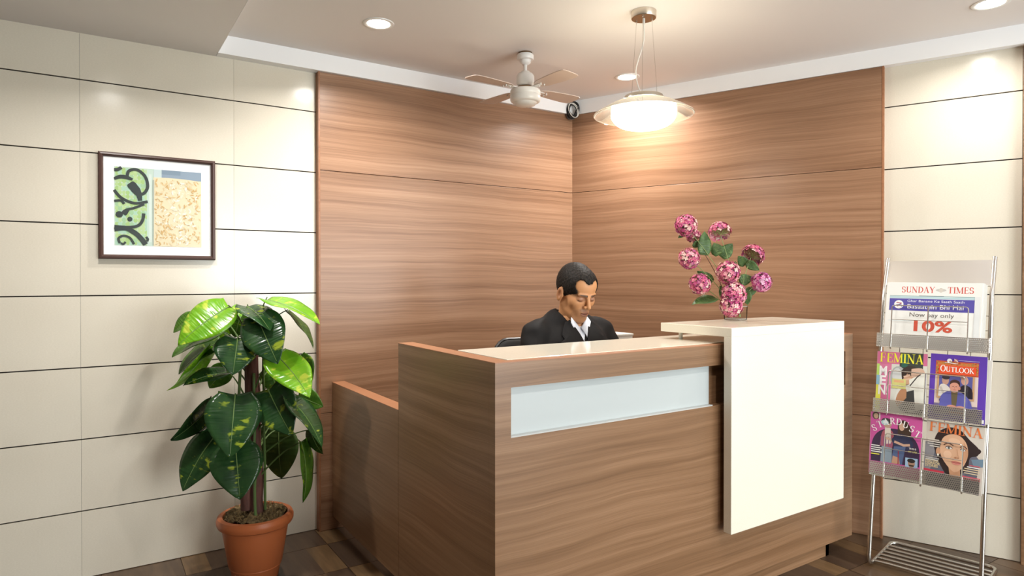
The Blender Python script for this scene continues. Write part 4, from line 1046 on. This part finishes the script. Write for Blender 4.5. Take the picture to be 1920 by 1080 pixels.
P.ell(.42, .215, .085, .028, (.60, .28, .22)); P.ell(.58, .21, .09, .028, (.62, .30, .24)); P.rect(.12, .86, .10, .17, (.22, .17, .28)); P.ell(.50, .13, .13, .02, (.45, .18, .16))
serif_text(P, 'O', .185, .735, .098, .10, (.88, .86, .84), mw / mh); serif_text(P, 'UTLOOK', .285, .735, .078, .50, (.88, .86, .84), mw / mh)
P.ell(.345, .905, .045, .032, (.80, .78, .80)); P.ell(.36, .89, .022, .018, (.45, .28, .22)); P.stroke([(.26, .875), (.50, .865)], .008, (.8, .78, .8)); P.ell(.46, .91, .035, .026, (.45, .2, .16)); P.stroke([(.43, .935), (.50, .89)], .010, (.75, .7, .7))
P.rect(.50, .87, .915, .921, (.60, .56, .70))
P.rect(.88, .985, .02, .075, (.80, .79, .78)); P.rect(.74, .86, .02, .08, (.30, .24, .50))
P.build('cover_print', 'print', o)
# ---- STARDUST
o, P = mag('pink magazine with STARDUST arched over two film stars', -.008, 3, .003, math.radians(-1.2), .198, .262, yoff=-.002)
PK = (.60, .10, .34)
P.rect(0, 1, 0, 1, PK); P.fn = (lambda u, v, d: (.198 * u, -.0001 - d, .262 * (1 - (1 - v) * .84))); P.poly(crom([(.03, .05), (.04, .40), (.14, .60), (.34, .70), (.62, .70), (.84, .58), (.95, .38), (.96, .05)], 4), (.05, .03, .07))
P.ell(.10, .93, .07, .075, (.10, .07, .05)); P.ell(.105, .925, .045, .055, (.52, .34, .24)); P.rect(.165, .19, .86, .99, (.7, .62, .6))
# man
P.poly([(.22, .05), (.44, .05), (.44, .42), (.24, .42)], (.26, .32, .38)); P.poly(crom([(.20, .36), (.23, .60), (.30, .68), (.42, .67), (.47, .56), (.44, .34)], 3), (.40, .10, .14)); P.poly([(.29, .72), (.40, .72), (.42, .42), (.29, .40)], (.70, .62, .54))
for k in range(5): P.rect(.21 + .05 * k, .225 + .05 * k, .36, .54, (.22, .10, .22))
P.ell(.335, .80, .085, .085, (.50, .33, .25)); P.ell(.31, .845, .095, .06, (.06, .05, .05)); P.ell(.285, .815, .075, .05, (.42, .60, .64)); P.ell(.29, .82, .045, .03, (.72, .82, .84)); P.stroke([(.30, .52), (.40, .50), (.46, .46)], .045, (.55, .36, .26))
# woman
P.poly(crom([(.54, .82), (.64, .90), (.74, .84), (.80, .66), (.72, .52), (.56, .54), (.54, .82)], 3), (.06, .035, .025)); P.ell(.615, .765, .052, .075, (.60, .38, .27)); P.poly(crom([(.42, .50), (.54, .62), (.74, .60), (.84, .46), (.76, .34), (.50, .38), (.42, .50)], 3), (.035, .04, .09))
P.poly([(.48, .38), (.70, .40), (.64, .05), (.46, .05), (.44, .16)], (.09, .13, .26)); P.poly([(.44, .05), (.60, .05), (.58, .17), (.46, .20)], (.52, .30, .20)); P.rect(.555, .575, .05, .30, (.30, .04, .06))
P.stroke([(.48, .47), (.66, .42), (.78, .44)], .045, (.58, .36, .26))
P.rect(.70, .93, .03, .20, (.36, .52, .72)); P.ell(.815, .10, .065, .075, (.40, .24, .17)); P.ell(.81, .15, .075, .04, (.03, .025, .025)); P.stroke([(.77, .06), (.86, .06)], .03, (.06, .04, .03))
for k, (u0, u1, v, c) in enumerate(((.03, .20, .34, WHT), (.03, .24, .30, WHT), (.03, .22, .26, WHT), (.03, .25, .22, WHT), (.03, .20, .175, (.80, .76, .10)))): P.rect(u0, u1, v, v + .020, c)
P.text('THIS IS', .83, .36, .045, WHT, bold=.01); P.text('MY LIFE!', .83, .30, .045, (.85, .8, .2), bold=.01)
def arch_(uu, vv, uc, vb, p):
    f = (uc - .5) / .5; base = .90 - .30 * f * f - .02 * f; an = -math.atan(.58 * f) * .9; du, dv = (uu - uc), (vv - vb)
    asp = .198 / .262; x, y = du * asp, dv; return uc + (x * math.cos(an) - y * math.sin(an)) / asp, base - .10 + x * math.sin(an) + y * math.cos(an)
serif_text(P, 'STARDUST', .06, .80, .125, .88, (.88, .84, .84), 1, arch_)
P.build('cover_print', 'print', o)
# ---- FEMINA portrait
o, P = mag("magazine with orange FEMINA title over a woman's close-up face", .196, 3, -.004, math.radians(1.0), .200, .266, thick=.009, yoff=-.004)
P.rect(0, 1, 0, 1, (.56, .50, .44)); P.rect(.05, .95, 0, .2, (.13, .13, .17)); P.fn = (lambda u, v, d: (.200 * u, -.0001 - d, .266 * (1 - (1 - v) * .83))); P.rect(.0, .45, .0, .60, (.24, .23, .25)); P.poly([(.60, 1), (1, 1), (1, .45), (.8, .5)], (.60, .55, .49)); P.poly([(.1, .0), (.9, .0), (.95, .40), (.8, .55), (.2, .6)], (.13, .13, .17)); P.poly([(.80, .40), (1, .44), (1, .30), (.86, .26)], (.16, .24, .32))
HB = (.035, .022, .022)
P.poly(crom([(.14, .56), (.20, .78), (.38, .91), (.58, .90), (.76, .74), (.92, .60), (.90, .48), (.78, .42), (.74, .20), (.50, .02), (.36, .10), (.22, .34), (.14, .56)], 4), HB); P.ell(.87, .55, .09, .055, HB, 20)
SK, SK2 = (.66, .40, .26), (.54, .29, .17)
P.poly([(.42, .26), (.62, .24), (.64, .04), (.46, .04)], SK2)
P.poly(crom([(.26, .52), (.30, .70), (.42, .79), (.58, .79), (.70, .68), (.745, .52), (.73, .38), (.66, .22), (.56, .13), (.48, .15), (.36, .27), (.28, .40), (.26, .52)], 4), SK)
P.poly(crom([(.66, .70), (.745, .52), (.72, .38), (.64, .21), (.66, .40), (.66, .70)], 3), SK2); P.ell(.40, .42, .07, .07, (.74, .48, .33)); P.ell(.50, .68, .10, .05, (.72, .47, .32))
P.ell(.235, .45, .038, .07, SK2); P.ell(.235, .385, .018, .022, (.78, .74, .66))
P.stroke(crom([(.325, .585), (.40, .625), (.49, .595)]), .020, (.10, .05, .04)); P.stroke(crom([(.60, .585), (.67, .61), (.725, .57)]), .018, (.10, .05, .04))
for cu, ru in ((.415, .062), (.655, .045)):
    P.ell(cu, .545, ru, .030, (.30, .17, .15)); P.ell(cu, .540, ru * .86, .021, (.72, .70, .68)); P.ell(cu, .541, .022, .022, (.20, .22, .20), n=12); P.ell(cu, .541, .010, .010, (.02, .02, .02), n=8); P.stroke(crom([(cu - ru, .540), (cu, .572), (cu + ru, .545)]), .010, (.05, .03, .03))
P.stroke(crom([(.555, .54), (.575, .44), (.595, .39)]), .012, SK2); P.ell(.555, .385, .045, .016, SK2); P.ell(.535, .383, .012, .007, (.25, .10, .08)); P.ell(.585, .383, .010, .007, (.25, .10, .08))
P.ell(.555, .300, .085, .020, (.55, .16, .14)); P.ell(.555, .278, .068, .022, (.66, .25, .21)); P.stroke(crom([(.47, .296), (.555, .290), (.635, .298)]), .006, (.30, .07, .06))
serif_text(P, 'FEMINA', .05, .80, .175, .92, (.74, .20, .06), mw / mh)
P.text('BEDTIME', .02, .245, .062, (.72, .58, .34), sx=.95, bold=.02, align='LEFT'); P.text('HORROR', .02, .195, .062, (.72, .58, .34), sx=1.0, bold=.02, align='LEFT'); P.text('STORIES', .02, .145, .062, (.72, .58, .34), sx=1.0, bold=.02, align='LEFT')
P.rect(0, .36, .06, .10, (.55, .05, .08)); P.rect(.66, .97, .03, .09, (.60, .08, .12))
for v, c, u0, u1 in ((.64, (.62, .58, .52), .04, .24), (.60, (.70, .66, .60), .04, .28), (.56, (.70, .66, .60), .04, .26), (.52, (.66, .62, .56), .08, .26), (.30, (.62, .60, .58), .02, .26), (.27, (.62, .60, .58), .02, .24), (.22, (.70, .56, .36), .70, .94), (.18, (.70, .56, .36), .68, .95), (.14, (.66, .54, .36), .70, .93), (.285, (.62, .12, .14), .78, .96), (.255, (.8, .78, .76), .74, .94)): P.rect(u0, u1, v, v + .016, c)
P.build('cover_print', 'print', o)
# spare issues standing behind, their edges showing at the right
for k, (x0, tier, lab, c) in enumerate(((.222, 2, 'magazine standing behind the purple one, pale edge showing', (.75, .72, .68)), (.212, 3, 'thick pale magazine behind the portrait cover, edges curling', (.72, .70, .66)))):
    o, P = mag(lab, x0, tier, .0, math.radians(.6), .188, .258, .010, yoff=.012); P.rect(0, 1, 0, 1, c); P.rect(.1, .9, .75, .95, (.5, .45, .3)); P.build('cover_print', 'print', o)
# ================================================================== THE MAN AT THE DESK
def smin(a, b, k):
    h = np.clip(.5 + .5 * (b - a) / k, 0, 1); return b + (a - b) * h - k * h * (1 - h)
def smax(a, b, k): return -smin(-a, -b, k)
def ell_(p, c, r):
    q = [(p[i] - c[i]) / r[i] for i in range(3)]; k0 = np.sqrt(q[0] ** 2 + q[1] ** 2 + q[2] ** 2)
    k1 = np.sqrt(sum((q[i] / r[i]) ** 2 for i in range(3))) + 1e-9; return k0 * (k0 - 1) / k1
def sph(p, c, r): return np.sqrt((p[0] - c[0]) ** 2 + (p[1] - c[1]) ** 2 + (p[2] - c[2]) ** 2) - r
def cap(p, a, b, ra, rb):
    a, b = np.array(a, float), np.array(b, float); ab = b - a; d = [p[i] - a[i] for i in range(3)]
    t_ = np.clip((d[0] * ab[0] + d[1] * ab[1] + d[2] * ab[2]) / (ab @ ab), 0, 1)
    return np.sqrt(sum((d[i] - ab[i] * t_) ** 2 for i in range(3))) - (ra + (rb - ra) * t_)
def nets(f, lo, hi, h):
    """surface of f = 0 on a grid (naive surface nets)"""
    ax = [np.arange(lo[i], hi[i] + h, h) for i in range(3)]
    g = np.meshgrid(*ax, indexing='ij'); V = f(g); S = V < 0
    n = V.shape; c = np.zeros(tuple(k - 1 for k in n), np.int8)
    offs = [(i, j, k) for i in (0, 1) for j in (0, 1) for k in (0, 1)]
    for o in offs: c += S[o[0]:n[0] - 1 + o[0], o[1]:n[1] - 1 + o[1], o[2]:n[2] - 1 + o[2]]
    act = np.argwhere((c > 0) & (c < 8)); idx = -np.ones(c.shape, int); idx[tuple(act.T)] = np.arange(len(act))
    cv = {o: V[act[:, 0] + o[0], act[:, 1] + o[1], act[:, 2] + o[2]] for o in offs}
    acc = np.zeros((len(act), 3)); cnt = np.zeros(len(act))
    for o in offs:
        for a in range(3):
            if o[a] == 0:
                q = list(o); q[a] = 1; q = tuple(q); v0, v1 = cv[o], cv[q]; m_ = (v0 < 0) != (v1 < 0)
                t_ = np.where(m_, v0 / np.where(np.abs(v0 - v1) < 1e-12, 1, v0 - v1), 0); p = np.tile(np.array(o, float), (len(act), 1)); p[:, a] = t_
                acc[m_] += p[m_]; cnt[m_] += 1
    pos = (act + acc / np.maximum(cnt, 1)[:, None]) * h + np.array(lo); faces = []
    for a in range(3):
        b_, c_ = (a + 1) % 3, (a + 2) % 3; sl0 = [slice(None)] * 3; sl1 = [slice(None)] * 3; sl0[a] = slice(0, n[a] - 1); sl1[a] = slice(1, n[a])
        s0, s1 = S[tuple(sl0)], S[tuple(sl1)]; e = np.argwhere(s0 != s1)
        e = e[(e[:, b_] > 0) & (e[:, b_] < n[b_] - 1) & (e[:, c_] > 0) & (e[:, c_] < n[c_] - 1)]
        def cell(db, dc): q = e.copy(); q[:, b_] += db; q[:, c_] += dc; return idx[tuple(q.T)]
        Q = np.stack([cell(-1, -1), cell(0, -1), cell(0, 0), cell(-1, 0)], 1); fl_ = ~s0[tuple(e.T)]
        Q[fl_] = Q[fl_][:, ::-1]; faces.append(Q)
    return pos, np.concatenate(faces)
def vnoise(p, s, seed=0):
    return (np.sin(p[0] * s + seed) * np.sin(p[1] * s * 1.13 + 2 * seed + 1) * np.sin(p[2] * s * .91 + 3 * seed + 2))
def np_mesh(name, parts, mat, parent, cols=None):
    vs = np.concatenate([p for p, _ in parts]); o = 0; fs = []
    for p, f in parts: fs += (f + o).tolist(); o += len(p)
    me = bpy.data.meshes.new(name); me.from_pydata(vs.tolist(), [], fs); me.materials.append(M[mat])
    if cols is not None:
        ca = me.color_attributes.new('Col', 'FLOAT_COLOR', 'POINT'); c4 = np.concatenate([np.concatenate(cols), np.ones((len(vs), 1))], 1)
        ca.data.foreach_set('color', c4.ravel())
    me.polygons.foreach_set('use_smooth', [True] * len(me.polygons)); me.update()
    ob = bpy.data.objects.new(name, me); COL.objects.link(ob); ob.parent = parent; return ob

hc = at(1080, 548, 2.93)                        # middle of the head
MX, MY = hc.x, hc.y + .02
man = thing('person', 'man in a black suit jacket and white shirt seated behind the desk looking down', 'person', (MX, MY, 0))
HZ = hc.z
hcen = np.array([0, -.02, HZ]); tilt = math.radians(21); rollh = math.radians(-2)
def to_head(p):
    x, y, z = p[0] - hcen[0], p[1] - hcen[1], p[2] - hcen[2]
    c, s = math.cos(tilt), math.sin(tilt)      # nod forward: face (-y) swings down
    return [x, c * y + s * z, -s * y + c * z]
def head_sdf(q):
    d = ell_(q, (0, .018, .034), (.073, .092, .086))
    d = smin(d, ell_(q, (0, -.042, .045), (.060, .046, .056)), .03)
    d = smin(d, ell_(q, (0, -.028, -.045), (.0545, .058, .076)), .035)
    for s in (-1, 1):
        d = smin(d, sph(q, (s * .041, -.055, -.022), .0215), .025)          # cheekbone
        d = smin(d, cap(q, (s * .052, .005, -.055), (s * .024, -.062, -.098), .014, .013), .022)   # jaw
    d = smin(d, ell_(q, (0, -.070, -.104), (.021, .017, .016)), .02)        # chin
    d = smin(d, ell_(q, (0, -.074, -.066), (.030, .017, .024)), .018)       # muzzle
    for s in (-1, 1):
        d = smax(d, -ell_(q, (s * .0315, -.101, .001), (.019, .020, .0125)), .014)   # eye hollow
        d = smin(d, ell_(q, (s * .031, -.0735, -.001), (.0165, .0135, .0115)), .004) # closed lid over the eyeball
        d = smin(d, cap(q, (s * .014, -.0905, .0165), (s * .046, -.0775, .0185), .0065, .0045), .010)  # brow
    d = smin(d, cap(q, (0, -.086, .012), (0, -.1075, -.030), .0065, .0100), .010)   # nose
    for s in (-1, 1): d = smin(d, sph(q, (s * .0115, -.0965, -.0345), .0078), .006)
    for s in (-1, 1): d = smax(d, -sph(q, (s * .0065, -.1035, -.0425), .0035), .003)
    d = smin(d, ell_(q, (0, -.0905, -.0615), (.0215, .0075, .0052)), .005)
    d = smin(d, ell_(q, (0, -.0885, -.0725), (.0185, .0080, .0062)), .005)
    d = smax(d, -ell_(q, (0, -.0985, -.0668), (.021, .010, .0012)), .003)
    for s in (-1, 1):
        e = ell_(q, (s * .0775, .014, -.012), (.0095, .020, .033)); e = smax(e, -ell_(q, (s * .088, .009, -.010), (.0095, .0105, .020)), .004); e = smin(e, ell_(q, (s * .0745, -.001, -.015), (.006, .005, .007)), .004)
        d = smin(d, e, .006)
    return d
NB = np.array([0, .035, HZ - .165])             # base of the neck
def neck_sdf(p): return cap(p, (0, .012, HZ - .05), tuple(NB - np.array([0, -.01, .06])), .052, .060)
def skin_sdf(p): return smin(head_sdf(to_head(p)), neck_sdf(p), .025)
hv_, hf_ = nets(skin_sdf, (-.10, -.16, HZ - .26), (.10, .13, HZ + .15), .0028)
q = np.array(to_head(hv_.T)).T
SKIN = np.array([.55, .265, .12]); col = np.tile(SKIN, (len(q), 1))
def paint(mask, c): 
    global col
    m_ = np.clip(mask, 0, 1)[:, None]; col = col * (1 - m_) + np.array(c) * m_
qt = q.T
paint(np.clip(.5 - ell_(qt, (0, -.075, -.085), (.045, .05, .04)) / .02, 0, .35), (.20, .10, .06))      # shaved beard shadow
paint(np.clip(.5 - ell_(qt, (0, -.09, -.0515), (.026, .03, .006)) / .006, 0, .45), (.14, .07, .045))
paint(np.clip(.5 - ell_(qt, (0, -.092, -.067), (.022, .02, .0105)) / .003, 0, .75), (.24, .085, .055))
paint(np.clip(.5 - ell_(qt, (0, -.099, -.0668), (.020, .03, .0016)) / .0015, 0, .8), (.07, .025, .02))
for s in (-1, 1):
    paint(np.clip(.5 - ell_(qt, (s * .031, -.08, .002), (.022, .03, .015)) / .008, 0, .5), (.20, .085, .055))   # dark lids
    paint(np.clip(.5 - ell_(qt, (s * .030, -.085, .002), (.013, .03, .006)) / .004, 0, .6), (.36, .19, .13))
    paint(np.clip(.5 - cap(qt, (s * .015, -.09, -.0095), (s * .047, -.078, -.0075), .0022, .0018) / .002, 0, .95), (.018, .010, .008))  # lashes
    paint(np.clip(.5 - cap(qt, (s * .013, -.097, .0185), (s * .050, -.082, .0205), .0052, .0028) / .003, 0, .9), (.03, .016, .011))   # brows
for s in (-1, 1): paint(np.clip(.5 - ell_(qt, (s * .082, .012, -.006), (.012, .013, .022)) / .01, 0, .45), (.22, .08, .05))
# short growth fading out below the hairline
ct_ = ell_(qt, (0, -.108, -.018), (.0715, .062, .094))
for s in (-1, 1): ct_ = smin(ct_, ell_(qt, (s * .038 - .006, -.090, .060), (.025, .044, .029)), .016)
paint(np.clip(.55 + ct_ / .010, 0, .85) * (np.abs(qt[0]) < .0735) * np.clip((qt[2] - .0) / .015, 0, 1), (.03, .018, .012))
# arms and hands of the same body (under the sleeves), resting on the work surface
SH = HZ - .188; WS = .748
def arm_pts(s): return (s * .195, .03, SH), (s * .235, -.045, WS + .085), (s * .10, -.215, WS + .040)
def hand_sdf(p, s):
    W_ = np.array(arm_pts(s)[2]); d = cap(p, tuple(W_), tuple(W_ + np.array([-s * .02, -.03, -.004])), .024, .026)
    pal = W_ + np.array([-s * .035, -.06, -.010]); d = smin(d, ell_(p, tuple(pal), (.040, .044, .015)), .014)
    for i, (dx, l) in enumerate(((-.030, .062), (-.010, .075), (.010, .070), (.028, .055))):
        a = pal + np.array([dx * 1.0, -.030, .002]); m_ = a + np.array([-s * .012, -l * .55, .004]); e = m_ + np.array([-s * .008, -l * .42, -.012])
        d = smin(d, smin(cap(p, tuple(a), tuple(m_), .0092, .0082), cap(p, tuple(m_), tuple(e), .0082, .0068), .004), .005)
    a = pal + np.array([-s * .034, .012, .0]); d = smin(d, smin(cap(p, tuple(a), tuple(a + np.array([-s * .028, -.022, .0])), .011, .0095), cap(p, tuple(a + np.array([-s * .028, -.022, 0])), tuple(a + np.array([-s * .036, -.050, -.004])), .0095, .0075), .004), .008)
    return d
parts = [(hv_, hf_)]; cols_ = [col]
for s in (-1, 1):
    W_ = arm_pts(s)[2]; pv, pf = nets(lambda p: smin(hand_sdf(p, s), cap(p, arm_pts(s)[1], W_, .036, .025), .01), (W_[0] - .17, W_[1] - .19, WS - .02), (W_[0] + .17, W_[1] + .19, WS + .14), .004)
    parts.append((pv, pf)); cols_.append(np.tile(SKIN, (len(pv), 1)))
def core(p): 
    d = smin(ell_(p, (0, .03, SH - .16), (.15, .095, .26)), neck_sdf(p), .05)
    for s in (-1, 1): a, e, w_ = arm_pts(s); d = smin(d, smin(cap(p, a, e, .046, .040), cap(p, e, w_, .038, .026), .02), .03)
    for s in (-1, 1): d = smin(d, smin(cap(p, (s * .09, .03, .545), (s * .11, -.36, .54), .075, .055), cap(p, (s * .11, -.36, .54), (s * .11, -.33, .10), .05, .036), .03), .03)
    return d
parts.append(nets(core, (-.32, -.46, .05), (.32, .20, SH + .08), .012)); cols_.append(np.tile(SKIN, (len(parts[-1][0]), 1)))
np_mesh('body', parts, 'skin', man, cols_)
# hair
def hair_sdf(p):
    q_ = to_head(p); sh = smin(ell_(q_, (0, .020, .036), (.0765, .0965, .0905)), ell_(q_, (0, -.040, .048), (.063, .048, .058)), .03)
    nz = vnoise([q_[0] + .3 * q_[1], q_[1] + .2 * q_[2], q_[2]], 330, 1) + .7 * vnoise([q_[0] - .4 * q_[2], q_[1], q_[2] + .5 * q_[0]], 190, 4)
    d = sh - .0015 - .0007 * nz - .0006 * vnoise(q_, 700, 6) - .003 * np.clip(q_[2] * 12 - .6, 0, 1)
    cut = ell_(q_, (0, -.108, -.018), (.0715, .062, .094))                       # face
    for s in (-1, 1): cut = smin(cut, ell_(q_, (s * .038 - .006, -.090, .060), (.025, .044, .029)), .016)   # receding temples
    cut = cut + .0022 * nz
    d = smax(d, -cut, .004)
    low = np.where(q_[1] < .010, -.020 - q_[2] + .9 * np.clip(-.022 - q_[1], 0, 1), -.060 - q_[2])   # sideburn and nape
    for s in (-1, 1): d = smax(d, -ell_(q_, (s * .080, .016, -.008), (.016, .021, .033)), .003)      # around the ear
    return smax(d, low, .006)
hp, hf2 = nets(hair_sdf, (-.10, -.16, HZ - .12), (.10, .14, HZ + .15), .0022)
np_mesh('hair', [(hp, hf2)], 'hair', man)
# jacket, cut open in a V over the shirt
def torso(p, g=0.0):
    d = ell_(p, (0, .035, SH - .17), (.175 + g, .118 + g, .27))
    d = smin(d, cap(p, (-.150, .045, SH + .012), (.150, .045, SH + .012), .052 + g, .052 + g), .05)
    d = smin(d, cap(p, (-.05, .052, SH + .055), (.05, .052, SH + .055), .046 + g, .046 + g), .05)
    for s in (-1, 1): d = smin(d, ell_(p, (s * .085, -.035, SH - .09), (.085, .055, .11)), .05)
    return d
VB = SH - .045
def vcut(p, m_=0.0):
    half = np.clip((p[2] - VB) / (SH + .065 - VB), 0, 1.3) * .050 + m_
    return smax(np.abs(p[0] + .004) - half, p[1] - .045, .004)
def jacket(p):
    d = torso(p, .008)
    for s in (-1, 1):
        a, e, w_ = arm_pts(s); ar = smin(cap(p, (a[0] * .98, a[1], a[2] - .005), e, .064, .055), cap(p, e, (w_[0] * 1.12, w_[1] + .03, w_[2] + .002), .054, .040), .025)
        d = smin(d, ar, .03)
    d = d + .0016 * vnoise(p, 55, 3) + .0022 * np.sin(p[2] * 70 + p[0] * 26) * np.clip((np.abs(p[0]) - .12) * 9, 0, 1)
    d = smax(d, -smin(cap(p, (0, .028, SH + .04), (0, .008, SH + .2), .0595, .068), vcut(p), .008), .004)
    d = smax(d, -(p[2] - .50), .01)
    return d
jk = np_mesh('jacket', [nets(jacket, (-.34, -.30, .48), (.34, .22, SH + .12), .0055)], 'suit', man)
def shirt_f(p):
    d = smin(torso(p, -.002), cap(p, (0, .034, SH + .02), (0, .026, SH + .075), .062, .060), .02)
    d = smax(d, -cap(p, (0, .03, SH + .05), (0, .0, SH + .2), .054, .06), .003); d = smax(d, p[2] - (SH + .078) - .35 * (p[1] - .02) , .003); return smax(d, -(p[2] - .56), .01)
st_ = np_mesh('shirt', [nets(shirt_f, (-.22, -.17, .54), (.22, .20, SH + .14), .005)], 'shirt', man)
# surface points for collar flaps and lapels: walk from the front onto the cloth
def front_y(f, x, z, off):
    lo_, hi_ = -.25, .08
    ys = np.linspace(lo_, hi_, 400); v = f([np.full(400, x), ys, np.full(400, z)]); k = np.argmax(v < 0); return (ys[k] if v[k] < 0 else .03) - off
def flap(outline, f, off, name, mat, parent, n=10, thick=.004):
    """cloth flap: bilinear patch between two edge polylines, laid on the surface f"""
    L_, R_ = outline; vs = []; m_ = len(L_)
    for i in range(m_):
        for j in range(n + 1):
            s = j / n; x = L_[i][0] * (1 - s) + R_[i][0] * s; z = L_[i][1] * (1 - s) + R_[i][1] * s
            vs.append((x, front_y(f, x, z, off + .004 * s * (1 - s) * 4), z))
    # relax the depth so that the flap stays smooth
    Y = np.array([v[1] for v in vs]).reshape(m_, n + 1)
    for _ in range(6):
        Z_ = np.pad(Y, 1, mode='edge'); Y = np.minimum(Y, (Z_[:-2, 1:-1] + Z_[2:, 1:-1] + Z_[1:-1, :-2] + Z_[1:-1, 2:]) / 4)
    vs = [(v[0], y, v[2]) for v, y in zip(vs, Y.ravel())]
    fs = [(i * (n + 1) + j, i * (n + 1) + j + 1, (i + 1) * (n + 1) + j + 1, (i + 1) * (n + 1) + j) for i in range(m_ - 1) for j in range(n)]
    o = MB().add(vs, fs).build(name, mat, parent, 'all'); md = o.modifiers.new('thickness', 'SOLIDIFY'); md.thickness = thick; md.offset = 0; return o
def jk_plain(p): return torso(p, .010)
def lerp_line(a, b, n): return [(a[0] + (b[0] - a[0]) * i / n, a[1] + (b[1] - a[1]) * i / n) for i in range(n + 1)]
for s in (-1, 1):
    inn = lerp_line((s * .052, SH + .068), (s * .003, VB + .002), 12)
    out_ = []
    for i in range(13):
        z = SH + .068 + (VB - .10 - SH - .068) * i / 12; f = i / 12
        w_ = .028 + .085 * min(1, f / .42) if f < .42 else .113 * (1 - (f - .42) / .58) + .006
        if .30 < f < .40: w_ -= .022                     # notch
        out_.append((inn[i][0] + s * w_, z - .01 * (f < .5)))
    flap((inn, out_), jk_plain, .006, 'lapel', 'suit', jk)
    ci = [(s * .004, SH + .030), (s * .022, SH + .052), (s * .046, SH + .078)]; co = [(s * .020, SH - .014), (s * .040, SH + .020), (s * .056, SH + .056)]
    flap((ci, co), lambda p: smin(torso(p, .0), cap(p, (0, .034, SH + .02), (0, .026, SH + .075), .064, .062), .02), .007, 'collar', 'shirt', st_, 5, .003)
for k in range(4): 
    z = SH - .03 - .035 * k; MB().lathe([(.0, .0), (.004, .0), (.004, .0015), (.0, .002)], 12).build('button', 'white_plastic', st_, True, xf=Matrix.Translation((-.002, front_y(shirt_f, 0, z, .0), z)) @ Matrix.Rotation(PI / 2, 4, 'X'))
# trousers and shoes, below the counter
def trou(p):
    d = ell_(p, (0, .05, .56), (.175, .135, .10))
    for s in (-1, 1): d = smin(d, smin(cap(p, (s * .09, .03, .555), (s * .11, -.36, .55), .085, .066), cap(p, (s * .11, -.36, .55), (s * .11, -.33, .09), .062, .05), .03), .03)
    return d
np_mesh('trousers', [nets(trou, (-.24, -.48, .06), (.24, .24, .70), .011)], 'suit', man)
for s in (-1, 1):
    np_mesh('shoe', [nets(lambda p: smax(smin(ell_(p, (s * .11, -.32, .05), (.045, .07, .055)), ell_(p, (s * .11, -.41, .032), (.044, .10, .034)), .03), .002 - p[2], .004), (s * .11 - .07, -.55, -.01), (s * .11 + .07, -.22, .14), .007)], 'shoe', man)
